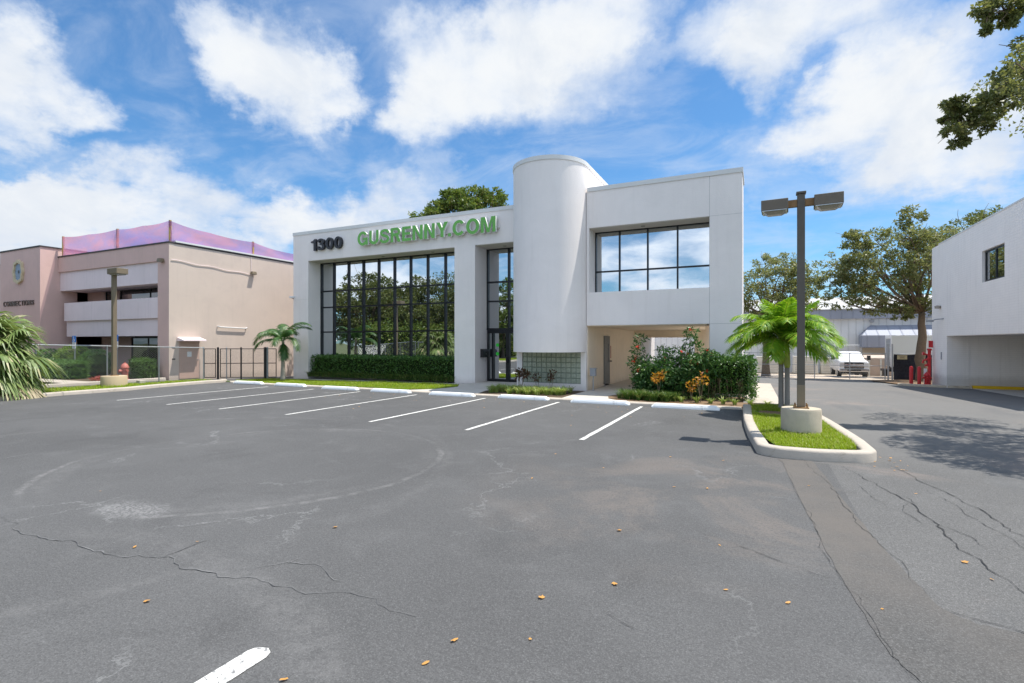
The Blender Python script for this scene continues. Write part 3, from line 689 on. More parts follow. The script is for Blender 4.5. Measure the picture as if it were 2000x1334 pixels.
# base of the tower with the glass block window
w = MB(); w.box(-8.94,-8.70,19.16,21.9,B0,zb); w.box(-6.20,-5.985,19.16,29.4,B0,zb); w.box(-8.70,-6.20,19.16,21.9,B0,.28); w.box(-8.70,-6.20,19.34,21.9,.28,zb)
w.box(-8.94,-5.985,21.9,29.4,B0,7.2); w.box(-6.2,-5.985,22.7,29.4,zb,2.55); w.box(-6.2,-5.985,19.3,22.7,zb,2.55)
P_(w, 'tower_base', M['white'])
mo = MB(); mo.box(-8.70,-6.20,19.235,19.33,.28,zb); gm = P_(mo, 'glass_block_window', M['gmortar'])
bl = MB(); nx, nz = 12, 6; dx = 2.5/nx; dz = 1.24/nz
for i in range(nx):
    for j in range(nz):
        x0 = -8.70+i*dx; z0 = .285+j*dz; bl.box(x0+.012,x0+dx-.012,19.205,19.25,z0+.012,z0+dz-.012)
o = P_(bl, 'glass_blocks', M['gblock'], .016, gm, seg=2)
fr = MB(); fr.box(-8.70,-6.20,19.195,19.235,.262,.285); fr.box(-8.72,-8.698,19.195,19.24,.262,zb); fr.box(-6.202,-6.18,19.195,19.24,.262,zb); P_(fr, 'frame', M['alu'], 0, gm)
# right wing
G = 19.2; x0, x1, xp = -5.98, -.475, -1.52; zw = 7.72
w = MB()
w.box(x0,x1,G,20.9,6.32,zw); w.box(xp,x1,G,20.9,B0,6.32); w.box(x0,xp,G,20.9,2.56,3.83); w.box(x0,-1.6,20.9,33,2.56,zw-.4); w.box(x0,x0+.10,G,20.9,3.83,6.32)
P_(w, 'wing_wall', M['white'])
w = MB(); w.box(x0+.02,xp-.02,G+.03,20.09,6.296,6.317); P_(w, 'soffit', M['soffit'])
w = MB(); w.box(x0+.01,-1.62,G+.04,29.3,2.535,2.557); w.box(x0+.01,-1.62,27.6,27.9,2.3,2.53); P_(w, 'passage_ceiling', M['beige'])
w = MB(); w.box(-5.982,-5.965,G+.12,21.58,.0,2.53); w.box(-5.982,-5.965,22.52,29.4,.0,2.53); w.box(-5.982,-5.965,21.58,22.52,2.2,2.53); P_(w, 'passage_wall', M['beige'])
w = MB(); w.box(-3.09,-1.6,29.4,29.7,B0,2.55); w.box(-5.98,-3.09,29.4,29.7,2.18,2.55); P_(w, 'passage_wall', M['beige'])
for y_ in (21.5,26.5): P_(MB().box(-1.85,-1.6,y_,y_+.4,B0,2.55), 'passage_pier', M['beige'])
c = MB(); c.box(x0+.03,x1+.03,G-.03,G+.3,zw,zw+.16); c.box(x1-.3,x1+.03,G+.3,20.9,zw,zw+.16); P_(c, 'parapet_cap', M['cap'])
j = MB(); j.box(xp-.006,xp+.006,G-.0025,G+.01,B0,zw); j.box(xp,x1,G-.0025,G+.01,6.318,6.326); j.box(xp,x1,G-.0025,G+.01,2.552,2.562)
P_(j, 'control_joint', plain('joint_sealant', (.42,.41,.40), .8))
jm = plain('joint_sealant', (.58,.57,.56), .8)
for bx in ((-12.944,-12.936,F-.0025,F+.01,B0,6.4),(-23.55,-22.42,F-.0025,F+.01,4.28,4.288)): P_(MB().box(*bx), 'control_joint', jm)
# side door of the passage
d = MB(); d.box(-5.968,-5.93,21.6,22.5,.10,2.18); dr = P_(d, 'door', M['doorgrey'])
d = MB(); d.box(-5.93,-5.922,22.18,22.32,1.05,1.85); P_(d, 'vision_panel', M['mullion'], 0, dr)
d = MB(); d.tube([(-5.93,22.42,1.08),(-5.87,22.42,1.08)], .02, 8); d.lathe([(.0,1.05),(.035,1.055),(.035,1.105),(.0,1.11)], -5.86, 22.42, 12); P_(d, 'handle', M['black'], 0, dr)
d = MB(); d.box(-5.968,-5.95,22.72,22.79,1.2,1.75); P_(d, 'door_notice', M['oldred'])
def glazing(name, xs, zs, y, fw, fd, pane_mat, label=None):
    """pane grid: frame mesh with mullions plus one pane per light, each tipped a hair like real glazing"""
    f = MB(); hw = fw/2
    for x in xs: f.box(x-hw, x+hw, y-fd, y+.02, zs[0]-hw, zs[-1]+hw)
    for z in zs:
        for a, b_ in zip(xs[:-1], xs[1:]): f.box(a+hw, b_-hw, y-fd+.004, y+.02, z-hw, z+hw)
    fo = P_(f, name, M['mullion'])
    for a, b_ in zip(xs[:-1], xs[1:]):
        for c_, d_ in zip(zs[:-1], zs[1:]):
            tx, tz = random.gauss(0,.0013), random.gauss(0,.0013); yy = y-.012; w2, h2 = (b_-a)/2, (d_-c_)/2
            MBp = MB().add([(a, yy-tx*w2-tz*h2, c_), (b_, yy+tx*w2-tz*h2, c_), (b_, yy+tx*w2+tz*h2, d_), (a, yy-tx*w2+tz*h2, d_)], [(0,1,2,3)])
            P_(MBp, 'pane', pane_mat, 0, fo)
    return fo
glazing('window', [-22.385,-21.44,-20.37,-19.32,-18.27,-17.22,-16.18,-15.12,-14.06,-12.965], [.40,2.49,3.88,4.79,6.37], 21.75, .075, .10, M['glass'])
glazing('window', [-5.86,-4.90,-3.81,-2.71,-1.55], [3.87,4.72,6.28], 20.1, .055, .08, M['glass'])
glazing('entrance_glazing', [-11.80,-10.66,-9.42,-8.85], [2.55,3.88,4.80,6.39], 22.0, .075, .10, M['glass'])
# storefront doors
sf = MB()
for a, b_ in ((-11.838+.04,-11.72),(-11.56,-11.46),(-10.80,-10.62),(-9.75,-9.6),(-8.95,-8.86)): sf.box(a,b_,21.90,22.02,.035,2.51)
for a, b_ in zip((-11.72,-11.46,-10.62,-9.6),(-11.56,-10.80,-9.75,-8.95)): sf.box(a,b_,21.904,22.02,.035,.16); sf.box(a,b_,21.904,22.02,2.34,2.51)
dof = P_(sf, 'entrance_door', M['mullion'])
for a, b_ in zip((-11.72,-11.46,-10.62,-9.6),(-11.56,-10.80,-9.75,-8.95)): P_(MB().add([(a,21.99,.16),(b_,21.99,.16),(b_,21.99,2.34),(a,21.99,2.34)],[(0,1,2,3)]), 'pane', M['glass'], 0, dof)
for hx in (-10.73,-10.69): P_(MB().tube([(hx,21.90,.92),(hx,21.84,.92),(hx,21.84,1.22),(hx,21.90,1.22)], .018, 8), 'handle', M['black'], 0, dof)
mg, t, b = newmat('green_sticker'); t.put(b.inputs['Base Color'], (.04,.62,.05))
for z in (1.78,1.36):
    s = MB(); s.add([(-11.28+.085*math.cos(k*math.pi/10), 21.975, z+.085*math.sin(k*math.pi/10)) for k in range(20)], [tuple(range(20))]); P_(s, 'sticker', mg, 0, dof)
# soffit lights
for x, y, z in ((-20.9,21.25,6.38),(-17.6,21.25,6.38),(-14.5,21.25,6.38),(-10.6,21.4,6.39),(-3.9,19.6,6.29)): P_(MB().lathe([(.085,z),(.085,z-.012),(.06,z-.014)], x, y, 14), 'soffit_light', M['lens'])
# ---------------------------------------------------------------- lettering
def smooth_path(P, k=5):
    out = []
    for i in range(len(P)-1):
        a = P[max(0,i-1)]; b = P[i]; c = P[i+1]; d = P[min(len(P)-1,i+2)]
        for q in range(k):
            t_ = q/k; out.append(tuple(.5*(2*b[m]+(c[m]-a[m])*t_+(2*a[m]-5*b[m]+4*c[m]-d[m])*t_*t_+(3*b[m]-a[m]-3*c[m]+d[m])*t_**3) for m in (0,1)))
    return out+[P[-1]]
def band(path, w):
    """outer and inner edge of a stroke of width w along a path"""
    L, R__ = [], []
    for i, p in enumerate(path):
        q0 = path[max(0,i-1)]; q1 = path[min(len(path)-1,i+1)]; dx, dy = q1[0]-q0[0], q1[1]-q0[1]; l = math.hypot(dx,dy) or 1
        L.append((p[0]-dy/l*w/2, p[1]+dx/l*w/2)); R__.append((p[0]+dy/l*w/2, p[1]-dx/l*w/2))
    return L, R__
def ell(cx, cy, rx, ry, a0, a1, n=28): return [(cx+rx*math.cos(R(a0+(a1-a0)*i/n)), cy+ry*math.sin(R(a0+(a1-a0)*i/n))) for i in range(n+1)]
def glyph_parts(ch, w):
    S = lambda P: ('s',)+band(smooth_path(P), w*.92); rect = lambda a,b,c,d: ('p',[(a,c),(b,c),(b,d),(a,d)])
    if ch == 'O': return .84, [('s', ell(.42,.5,.42,.51,0,360,44), ell(.42,.5,.42-w,.51-w*.92,0,360,44))]
    if ch == '0': return .60, [('s', ell(.30,.5,.30,.51,0,360,40), ell(.30,.5,.30-w,.51-w*.9,0,360,40))]
    if ch == 'C': return .80, [('s', ell(.42,.5,.42,.51,38,322), ell(.42,.5,.42-w,.51-w*.92,38,322))]
    if ch == 'G': return .84, [('s', ell(.42,.5,.42,.51,36,330), ell(.42,.5,.42-w,.51-w*.92,36,330)), rect(.45,.83,.37,.37+w*.85), rect(.83-w*.8,.83,.02,.37)]
    if ch == 'S': return .72, [S([(.64,.69),(.57,.85),(.37,.905),(.17,.85),(.11,.72),(.19,.60),(.37,.525),(.56,.44),(.63,.29),(.56,.15),(.37,.095),(.15,.15),(.08,.32)])]
    if ch == '3': return .60, [S([(.09,.70),(.14,.85),(.30,.905),(.46,.85),(.50,.73),(.44,.60),(.25,.53)]), S([(.25,.53),(.46,.45),(.52,.29),(.45,.14),(.30,.095),(.13,.15),(.07,.32)])]
    if ch == 'U': return .74, [('s',)+band([(w/2,1),(w/2,.7)]+ell(.37,.36,.37-w/2,.36-w/2,180,360,24)+[(.74-w/2,.7),(.74-w/2,1)], w)]
    if ch == 'R': return .76, [rect(0,w,0,1), ('s',)+band([(w*.6,1-w*.45),(.42,1-w*.45)]+ell(.45,.715,.29-w/2,.285-w*.45,80,-80,14)+[(.42,.43+w*.45),(w*.6,.43+w*.45)], w*.9), ('p',[(.36,.45),(.58,.47),(.76,0),(.53,0)])]
    if ch == 'E': return .66, [('p',[(0,0),(.66,0),(.66,w*.9),(w,w*.9),(w,.42),(.60,.42),(.60,.42+w*.85),(w,.42+w*.85),(w,1-w*.9),(.65,1-w*.9),(.65,1),(0,1)])]
    if ch == 'N': return .74, [('p',[(0,0),(w,0),(w,.66),(.74-w,0),(.74,0),(.74,1),(.74-w,1),(.74-w,.34),(w,1),(0,1)])]
    if ch == 'Y': return .80, [('p',[(0,1),(w*1.2,1),(.40,.62),(.80-w*1.2,1),(.80,1),(.40+w/2,.40),(.40+w/2,0),(.40-w/2,0),(.40-w/2,.40)])]
    if ch == 'M': return .92, [('p',[(0,0),(w*.92,0),(w*.92,.72),(.38,0),(.54,0),(.92-w*.92,.72),(.92-w*.92,0),(.92,0),(.92,1),(.66,1),(.46,.30),(.26,1),(0,1)])]
    if ch == '.': return w, [rect(0,w,0,w)]
    if ch == 'T': return .70, [('p',[(.35-w/2,0),(.35+w/2,0),(.35+w/2,1-w),(.70,1-w),(.70,1),(0,1),(0,1-w),(.35-w/2,1-w)])]
    if ch == 'I': return w, [rect(0,w,0,1)]
    if ch == '1': return .42, [('p',[(.42-w,0),(.42,0),(.42,1),(.29,1),(.20,.87),(.02,.82),(.02,.69),(.42-w,.69)])]
def lettering(text, x0, x1, zbot, ztop, y, depth, w, mats, parent, gap=.10, name='letter', origin=(12,-27,0), tight=()):
    gl = [glyph_parts(c_, w) for c_ in text]; px = []; tot = 0
    for i, (wd, _) in enumerate(gl): px.append(tot); tot += wd+gap-(.10 if i in tight else 0)
    tot -= gap; sx = (x1-x0)/tot; sz = ztop-zbot; out = []
    for (wd, parts), p in zip(gl, px):
        mb = MB()
        for k, pt in enumerate(parts):
            yf = y-.002*k; yb = y+depth; q = lambda a, yy: (x0+(p+a[0])*sx, yy, zbot+a[1]*sz)
            if pt[0] == 'p':
                P = pt[1]; n = len(P)
                if sum(P[i][0]*P[(i+1)%n][1]-P[(i+1)%n][0]*P[i][1] for i in range(n)) < 0: P = P[::-1]
                mb.add([q(a,yf) for a in P], [tuple(range(n))], 0); mb.add([q(a,yf) for a in P]+[q(a,yb) for a in P], [(i,n+i,n+(i+1)%n,(i+1)%n) for i in range(n)], 1)
            else:
                A_, B_ = pt[1], pt[2]; n = len(A_)
                mb.add([q(a,yf) for a in A_]+[q(a,yf) for a in B_], [(i,i+1,n+i+1,n+i) for i in range(n-1)], 0)
                for E_ in (A_, B_): mb.add([q(a,yf) for a in E_]+[q(a,yb) for a in E_], [(i,i+1,n+i+1,n+i) for i in range(n-1)], 1)
                for a, b in ((A_[0],B_[0]),(A_[-1],B_[-1])): mb.add([q(a,yf),q(b,yf),q(b,yb),q(a,yb)], [(0,1,2,3)], 1)
        o = mb.build(name, list(mats) if isinstance(mats,(tuple,list)) else [mats,mats], parent); out.append(o)
        if parent is OB: o.location = origin
    return out
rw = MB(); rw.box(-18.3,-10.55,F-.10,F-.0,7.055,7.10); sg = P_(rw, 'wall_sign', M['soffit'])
lettering('GUSRENNY.COM', -18.66, -10.63, 6.89, 7.60, F-.25, .14, .205, (M['green'], M['letwhite']), sg, .10, tight=(7,))
lettering('1300', -22.06, -19.83, 6.90, 7.53, F-.16, .12, .185, M['letblack'], OB, .09, 'number')

# ------------------------------------------------------------------ pink neighbour building
PB = thing('office_building', 'pink two storey stucco building with pale balcony bands and peach side wall', 'building', (-33, 24, 0))
def Q_(mb, name, mat, parent=PB, bevel=0.0, **k):
    o = mb.build(name, mat, parent, bevel=bevel, **k); o.location = (33,-24,0) if parent is PB else (0,0,0); return o
fv = 16.05
w = MB(); w.box(-27.94,-27.02,fv,17.6,B0,6.98); w.box(-46,-27.94,fv,17.6,6.10,6.98); w.box(-46,-37.8,17.0,20,B0,6.1); w.box(-42.75,-37.8,15.19,20,B0,7.5)
Q_(w, 'wall', M['pink'])
w = MB(); w.box(-27.02,-27.0+.0,fv,34,B0,6.96); Q_(w, 'side_wall', M['peach'])
for bx in ((-37.79,-27.95,fv+.10,17.5,4.98,6.10),(-37.2,-27.95,fv+.04,fv+.30,3.17,4.24),(-37.2,-27.95,fv+.16,17.5,2.25,3.17),(-46,-42.76,fv+.10,17,4.0,6.1)): Q_(MB().box(*bx), 'balcony_band', M['pinklight'])
w = MB(); w.box(-46,-27.03,17.8,34,B0,6.7); Q_(w, 'core', M['intdark'])
w = MB(); w.box(-37.7,-36.2,17.55,17.9,B0,2.25); w.box(-37.79,-35.9,17.55,17.9,3.2,5.0); w.box(-35.0,-34.35,17.55,17.9,3.2,5.0); w.box(-37.7,-33.2,17.55,17.9,B0,2.25); Q_(w, 'recess_wall', M['pink'])
def win(x0, x1, z0, z1, y, mull, name='window'):
    f = MB(); f.box(x0,x1,y,y+.06,z1-.06,z1); f.box(x0,x1,y,y+.06,z0,z0+.06)
    for x in [x0]+mull+[x1-.06]: f.box(x,x+.06,y,y+.06,z0+.06,z1-.06)
    fo = Q_(f, name, M['mullion']); Q_(MB().add([(x0+.03,y+.03,z0+.03),(x1-.03,y+.03,z0+.03),(x1-.03,y+.03,z1-.03),(x0+.03,y+.03,z1-.03)],[(0,1,2,3)]), 'pane', M['dkglass'], fo)
win(-35.9,-35.0,3.2,5.0,17.6,[]); win(-34.35,-28.0,3.2,5.0,17.6,[-31.4,-29.6]); win(-33.2,-28.0,.1,2.2,17.6,[-31.6,-29.9,-28.9]); win(-46,-42.76,4.2,5.0,17.2,[-44.5])
c = MB(); c.box(-46,-26.97,fv-.04,fv+.25,6.98,7.05); c.box(-27.25,-26.97,fv+.25,34,6.98,7.05); c.box(-42.8,-37.76,15.15,20,7.5,7.58); Q_(c, 'roof_edge', plain('dark_roof_edge', (.05,.045,.045), .7))
c = MB(); c.box(-27.3,-26.94,fv+.3,27,7.052,7.135); Q_(c, 'roof_membrane', M['cap'])
d = MB(); d.box(-26.997,-26.96,16.55,17.60,.02,1.98); do = Q_(d, 'door', M['doorpink'])
d = MB(); d.tube([(-26.96,17.48,.98),(-26.90,17.48,.98)],.02,8); d.lathe([(0,.95),(.035,.955),(.035,1.005),(0,1.01)],-26.89,17.48,12); Q_(d, 'handle', M['galv'], do)
d = MB(); d.box(-26.96,-26.953,16.95,17.18,1.15,1.42); Q_(d, 'door_plate', M['signwhite'], do)
d = MB(); d.extr([(-27.0,2.18),(-26.45,2.03),(-26.45,1.98),(-27.0,1.98)], 'y', 16.45, 17.66); Q_(d, 'door_canopy', M['pinklight'])
def floodlight(x, y, z, ax):
    l = MB(); a, b_ = (.16,.12) if ax == 'x' else (.12,.16)
    l.add([(x-a,y-b_,z),(x+a,y-b_,z),(x+a,y+b_,z),(x-a,y+b_,z),(x-a*.8,y-b_*.8,z+.17),(x+a*.8,y-b_*.8,z+.17),(x+a*.8,y+b_*.8,z+.17),(x-a*.8,y+b_*.8,z+.17)],[(0,3,2,1),(4,5,6,7),(0,1,5,4),(1,2,6,5),(2,3,7,6),(3,0,4,7)])
    o = Q_(l, 'floodlight', M['pole_tan'], bevel=.02); g_ = MB(); g_.box(x-a*.8,x+a*.8,y-b_*.8,y+b_*.8,z-.02,z); Q_(g_, 'lens', M['lens'], o)
floodlight(-27.5,fv-.12,6.03,'x'); floodlight(-26.86,20.8,5.92,'y')
p = MB(); pts = [(-26.97,fv+.1+.25*i, 6.13-.012*i+.03*math.sin(i*.9)) for i in range(20)]; p.tube(pts, .014, 6); p.tube([(-26.97,20.75,6.1),(-26.97,20.72,6.95)],.012,6); Q_(p, 'conduit', M['pinklight'])
p = MB(); p.tube([(-26.98,18.65,2.80),(-26.90,18.65,2.80),(-26.90,18.75,2.76),(-26.90,20.3,2.72),(-26.90,20.4,2.76),(-26.98,20.4,2.76)], .032, 8); Q_(p, 'wall_pipe', M['cap'])
for z in (1.62,1.02): Q_(MB().box(-26.998,-26.985,16.2,16.36,z,z+.06), 'wall_vent', M['black'])
# carved oval window surround
ox, oz, oy = -40.25, 6.16, 15.19
def lobed(s, n=48):
    out = []
    for k in range(n):
        a = 2*math.pi*k/n; rr = 1-.03*math.cos(4*a)+.055*math.cos(8*a); out.append((ox+s*.60*rr*math.cos(a), oz+s*.72*rr*math.sin(a)))
    return out
m1 = MB(); A_ = lobed(1.0); Bq = lobed(.76)
vs = [(x,oy-.12,z) for x,z in A_]+[(x,oy-.12,z) for x,z in Bq]+[(x,oy+.01,z) for x,z in A_]+[(x,oy-.03,z) for x,z in Bq]; n = 48
m1.add(vs, [(i,n+i,n+(i+1)%n,(i+1)%n)[::-1] for i in range(n)]+[(i,(i+1)%n,2*n+(i+1)%n,2*n+i)[::-1] for i in range(n)]+[(n+i,3*n+i,3*n+(i+1)%n,n+(i+1)%n)[::-1] for i in range(n)])
md = Q_(m1, 'medallion', M['stoneyel']); Q_(MB().add([(x,oy-.035,z) for x,z in Bq],[tuple(range(n))]), 'mosaic', M['bluetile'], md)
m2 = MB(); m2.box(ox-.07,ox+.07,oy-.06,oy-.03,oz-.09,oz+.09); Q_(m2, 'hub', M['mullion'], md)
for o in lettering('CONNECTIONS', -42.2, -38.45, 4.12, 4.42, oy-.05, .05, .12, M['brown'], PB, .22, 'letter'): o.location = (33,-24,0)
# roof edge safety netting on timber posts
SN = thing('safety_netting', 'pink and orange see through netting strung on timber posts along the pink roof edge', 'netting', (-27, 16.1, 7.05))
top = [(-37.5,16.12,8.22),(-34.6,16.12,8.10),(-31.8,16.12,8.12),(-29.4,16.12,8.08),(-27.05,16.12,8.12),(-27.05,18.2,7.90),(-27.05,20.95,7.86),(-27.05,23.2,7.62),(-27.05,26,7.75),(-27.05,30,7.8)]
vs = []; fs = []; cols = []
for i in range(len(top)-1):
    for k in range(6): q = k/6; cols.append(tuple(top[i][j]*(1-q)+top[i+1][j]*q for j in range(3)))
cols.append(top[-1])
for i, p_ in enumerate(cols):
    for k in range(5):
        q = k/4; wv = .05*math.sin(i*.8+k)*math.sin(q*3.1); vs.append((p_[0]+27+(wv if p_[1] > 16.2 else 0), p_[1]-16.1+(wv if p_[1] <= 16.2 else 0), (7.08*(1-q)+p_[2]*q)-7.05-.06*math.sin(i%6/6*3.14)*q))
MB().add(vs, [(i*5+k,(i+1)*5+k,(i+1)*5+k+1,i*5+k+1) for i in range(len(cols)-1) for k in range(4)]).build('net', M['net'], SN, smooth='all')
for x, y, z in ((-37.5,16.17,8.25),(-31.8,16.17,8.16),(-27.1,16.17,8.16),(-27.1,20.95,7.9),(-27.1,26,7.8)):
    pb = MB(); pb.box(x+27-.045,x+27+.045,y-16.1-.045,y-16.1+.045,.0,z-7.05); pb.build('post', M['wood'], SN)
o = MB().add([(-46,16.9,6.98),(-42.9,16.9,6.98),(-42.9,16.9,8.05),(-44.5,16.9,8.0),(-46,16.9,8.05)],[(0,1,2,3,4)]).build('safety_netting', M['net']); tag(o, 'short orange netting panel at the far left picture edge, beyond the pink tower', 'netting')

# ------------------------------------------------------------------ white brick building at right
WB = thing('brick_building', 'white painted brick building with small upper window over an open carport', 'building', (14, 28, 0))
def W_(mb, name, mat, parent=WB, bevel=0.0, **k):
    o = mb.build(name, mat, parent, bevel=bevel, **k); o.location = (-14,-28,0) if parent is WB else (0,0,0); return o
ub = 8.8; yN, yF = 20.6, 36.1
w = MB(); w.box(ub,9.25,yN,26.72,2.25,7.15); w.box(ub,9.25,28.98,yF,2.25,7.15); w.box(ub,9.25,26.72,28.98,2.25,4.50); w.box(ub,9.25,26.72,28.98,5.86,7.15)
w.box(ub,9.7,33.6,yF,B0,2.25); w.box(9.25,22,yN,yF,2.3,6.9); w.box(9.70,22,33.62,yF,B0,2.3); w.box(17,22,yN,33.6,B0,2.3); w.box(ub,9.3,yN,yN+.5,B0,2.25)
W_(w, 'wall', M['white_r'])
w = MB(); w.box(ub+.02,17,yN+.02,33.6,2.225,2.247); W_(w, 'carport_ceiling', M['white'])
c = MB(); c.box(ub-.02,ub+.3,yN,34.9,7.15,7.22); W_(c, 'parapet_cap', M['cap'])
f = MB(); y0, y1, z0, z1, xx = 26.74, 28.96, 4.52, 5.84, ub+.10
f.box(xx,xx+.06,y0,y1,z0,z0+.07); f.box(xx,xx+.06,y0,y1,z1-.07,z1)
for y in (y0,(y0+y1)/2-.05,y1-.08): f.box(xx,xx+.06,y,y+.08,z0+.07,z1-.07)
fo = W_(f, 'window', M['mullion']); W_(MB().add([(xx+.03,y0,z0),(xx+.03,y1,z0),(xx+.03,y1,z1),(xx+.03,y0,z1)],[(0,3,2,1)]), 'pane', M['winglass'], fo)
l = MB(); l.lathe([(.0,3.70),(.13,3.72),(.14,3.85),(.0,3.9)], ub-.12, 34.6, 14); W_(l, 'wall_lamp', M['lens'])
l = MB(); l.tube([(ub,34.1,3.15),(ub-.3,34.3,3.12),(ub-.42,34.5,3.05)],.03,6); l.box(ub-.62,ub-.34,34.4,34.6,3.0,3.1); W_(l, 'camera', M['boxgrey'])
l = MB(); l.box(ub-.03,ub,34.35,34.47,1.0,1.4); W_(l, 'wall_plate', M['boxgrey'])
l = MB(); l.lathe([(0,.52),(.10,.52),(.10,.66),(0,.66)], 14.0, 33.56, 10); W_(l, 'wall_outlet', M['boxgrey'])
# ------------------------------------------------------------------ metal warehouse at the back
WH = thing('warehouse', 'long white metal warehouse with grey ribbed fascia and awning behind the yard', 'building', (5, 66, -1))
def H_(mb, name, mat, parent=WH, **k):
    o = mb.build(name, mat, parent, **k); o.location = (-5,-66,1) if parent is WH else (0,0,0); return o
wv_ = 58.0
w = MB(); w.box(-45,40,wv_,75,-1.6,4.3); H_(w, 'wall', M['metalwhite'])
w = MB(); w.box(-45.3,40,wv_-.35,wv_-.003,4.15,5.10); H_(w, 'fascia', M['metalgrey'])
w = MB(); w.add([(-45.3,wv_-.45,5.10),(40,wv_-.45,5.10),(40,wv_+7,6.75),(-45.3,wv_+7,6.75),(-45.3,wv_-.45,5.04),(40,wv_-.45,5.04),(40,wv_+7,6.6),(-45.3,wv_+7,6.6)],[(0,1,2,3),(4,7,6,5),(0,4,5,1),(2,6,7,3)]); H_(w, 'roof', M['metalroof'])
ax0, ax1, ay = 8.6, 30, wv_-1.9
w = MB(); w.add([(ax0,ay,2.55),(ax1,ay,2.55),(ax1,wv_-.01,3.5),(ax0+.9,wv_-.01,3.5)],[(0,1,2,3)]); w.add([(ax0,ay,2.55),(ax0+.9,wv_-.01,3.5),(ax0,wv_-.01,2.55)],[(0,1,2)]); w.box(ax0,ax1,ay,ay+.06,1.45,2.545); w.box(ax0,ax0+.06,ay+.06,wv_-.02,1.45,2.545)
H_(w, 'awning', M['metalgrey'])
w = MB(); w.box(ax0+.3,30,wv_-.12,wv_-.002,-1.5,1.4); H_(w, 'base_wall', M['block'])
l = MB(); l.lathe([(0,3.75),(.16,3.78),(.2,3.95),(.0,4.05)], 9.6, wv_-.22, 12); H_(l, 'wall_lamp', M['boxgrey'])
w = MB(); w.box(13.2,14.6,wv_-.16,wv_-.121,.4,.75); H_(w, 'window', M['dkglass'])

# ------------------------------------------------------------------ fences and gates
def chain(name, label, path, ztop, zbot, post_xy, mat, mesh=.095, wire=.0042, rails=('top',), cat='fence', prad=.03, barbs=False, midz=None):
    """posts, rails and a woven wire fabric along a straight base line"""
    a, b_ = Vector(path[0]), Vector(path[1]); L = (b_-a).length; d = (b_-a)/L
    root = thing(name, label, cat, (a.x, a.y, 0)); zt = lambda s: ztop[0]+(ztop[1]-ztop[0])*s/L; zb = lambda s: zbot[0]+(zbot[1]-zbot[0])*s/L
    P = lambda s, z, off=0: (d.x*s-d.y*off, d.y*s+d.x*off, z)
    m_ = MB(); H = ztop[0]-zbot[0]; s = -H
    while s < L:
        for sg in (1,-1):
            s0, s1 = (s, s+H) if sg > 0 else (s+H, s); lo, hi = 0.0, 1.0
            for (q0, q1) in ((s0, s1),):
                dd = q1-q0
                ts = sorted([(0-q0)/dd, (L-q0)/dd]); lo = max(lo, ts[0]); hi = min(hi, ts[1])
            if hi-lo > .02:
                e = [(s0+(s1-s0)*t_, t_) for t_ in (lo,hi)]; pts = [P(q, zb(q)+(zt(q)+(.05 if barbs else -.02)-zb(q))*t_, .006*sg) for q,t_ in e]
                m_.tube(pts, wire, 3, cap=False)
        s += mesh
    m_.build('mesh', M['galv'] if mat is M['galv'] else mat, root)
    for r_ in rails:
        z_ = zt if r_ == 'top' else (zb if r_ == 'bottom' else (lambda s: (zt(s)*.5+zb(s)*.5) if midz is None else midz))
        o_ = .04 if r_ == 'bottom' else 0
        MB().tube([P(0, z_(0)+o_), P(L, z_(L)+o_)], .022, 8).build('rail', mat, root)
    for s in post_xy: MB().tube([P(s, zb(s)-.3, .03), P(s, zt(s)+.04, .03)], prad, 10).build('post', mat, root)
    return root
chain('chain_link_fence', 'galvanised chain link fence running along the grass verge below the single lamp', ((-26.4,7.2),(-24.6,16.3)), (1.90,1.64), (.06,-.02), (.1,3.1,5.4,7.35,9.27), M['galv'], .10, .0030, ('top',), barbs=True)
chain('chain_link_fence', 'galvanised fence stretch beyond the verge palm, seen reflected in the window grid', ((-27.6,-6.0),(-26.5,6.9)), (1.9,1.9), (.06,.06), (.1,3,6,9,12.8), M['boxgrey'], .12, .0016, ('top',), barbs=True)
ga, gb = Vector((-26.85,17.75)), Vector((-23.75,19.7))
def gate(name, label, s0, s1, nb):
    d = (gb-ga).normalized(); a = ga+d*s0; L = s1-s0; root = thing(name, label, 'gate', (a.x,a.y,0)); P = lambda s,z,o=0: (d.x*s-d.y*o, d.y*s+d.x*o, z)
    f = MB()
    for s in [L*i/nb for i in range(nb+1)]: f.tube([P(s,.0),P(s,1.56)], .022, 8)
    f.build('frame', M['sable'], root)
    for z in (.02,.78,1.56): MB().tube([P(0,z),P(L,z)], .02, 8).build('rail', M['sable'], root)
    m_ = MB(); s = -1.5
    while s < L:
        for sg in (1,-1):
            s0_, s1_ = (s,s+1.5) if sg > 0 else (s+1.5,s); t_ = sorted([(0-s0_)/(s1_-s0_),(L-s0_)/(s1_-s0_)]); lo, hi = max(0,t_[0]), min(1,t_[1])
            if hi-lo > .03: m_.tube([P(s0_+(s1_-s0_)*q, .03+1.5*q, .004*sg) for q in (lo,hi)], .0022, 3, cap=False)
        s += .08
    m_.build('mesh', M['sable'], root); return root
LG = (gb-ga).length
gate('metal_gate', 'narrow black mesh gate panel beside the peach side wall', .05, .62, 1)
gate('metal_gate', 'black mesh double gate leaf next to the narrow panel, left of the latch post', .86, LG*.52, 2)
gate('metal_gate', 'black mesh double gate leaf between the latch post and the small palm', LG*.53, LG*.86, 2)
gate('metal_gate', 'short black mesh panel between the small palm and the white office corner', LG*.90, LG*1.02, 1)
dG = (gb-ga).normalized()
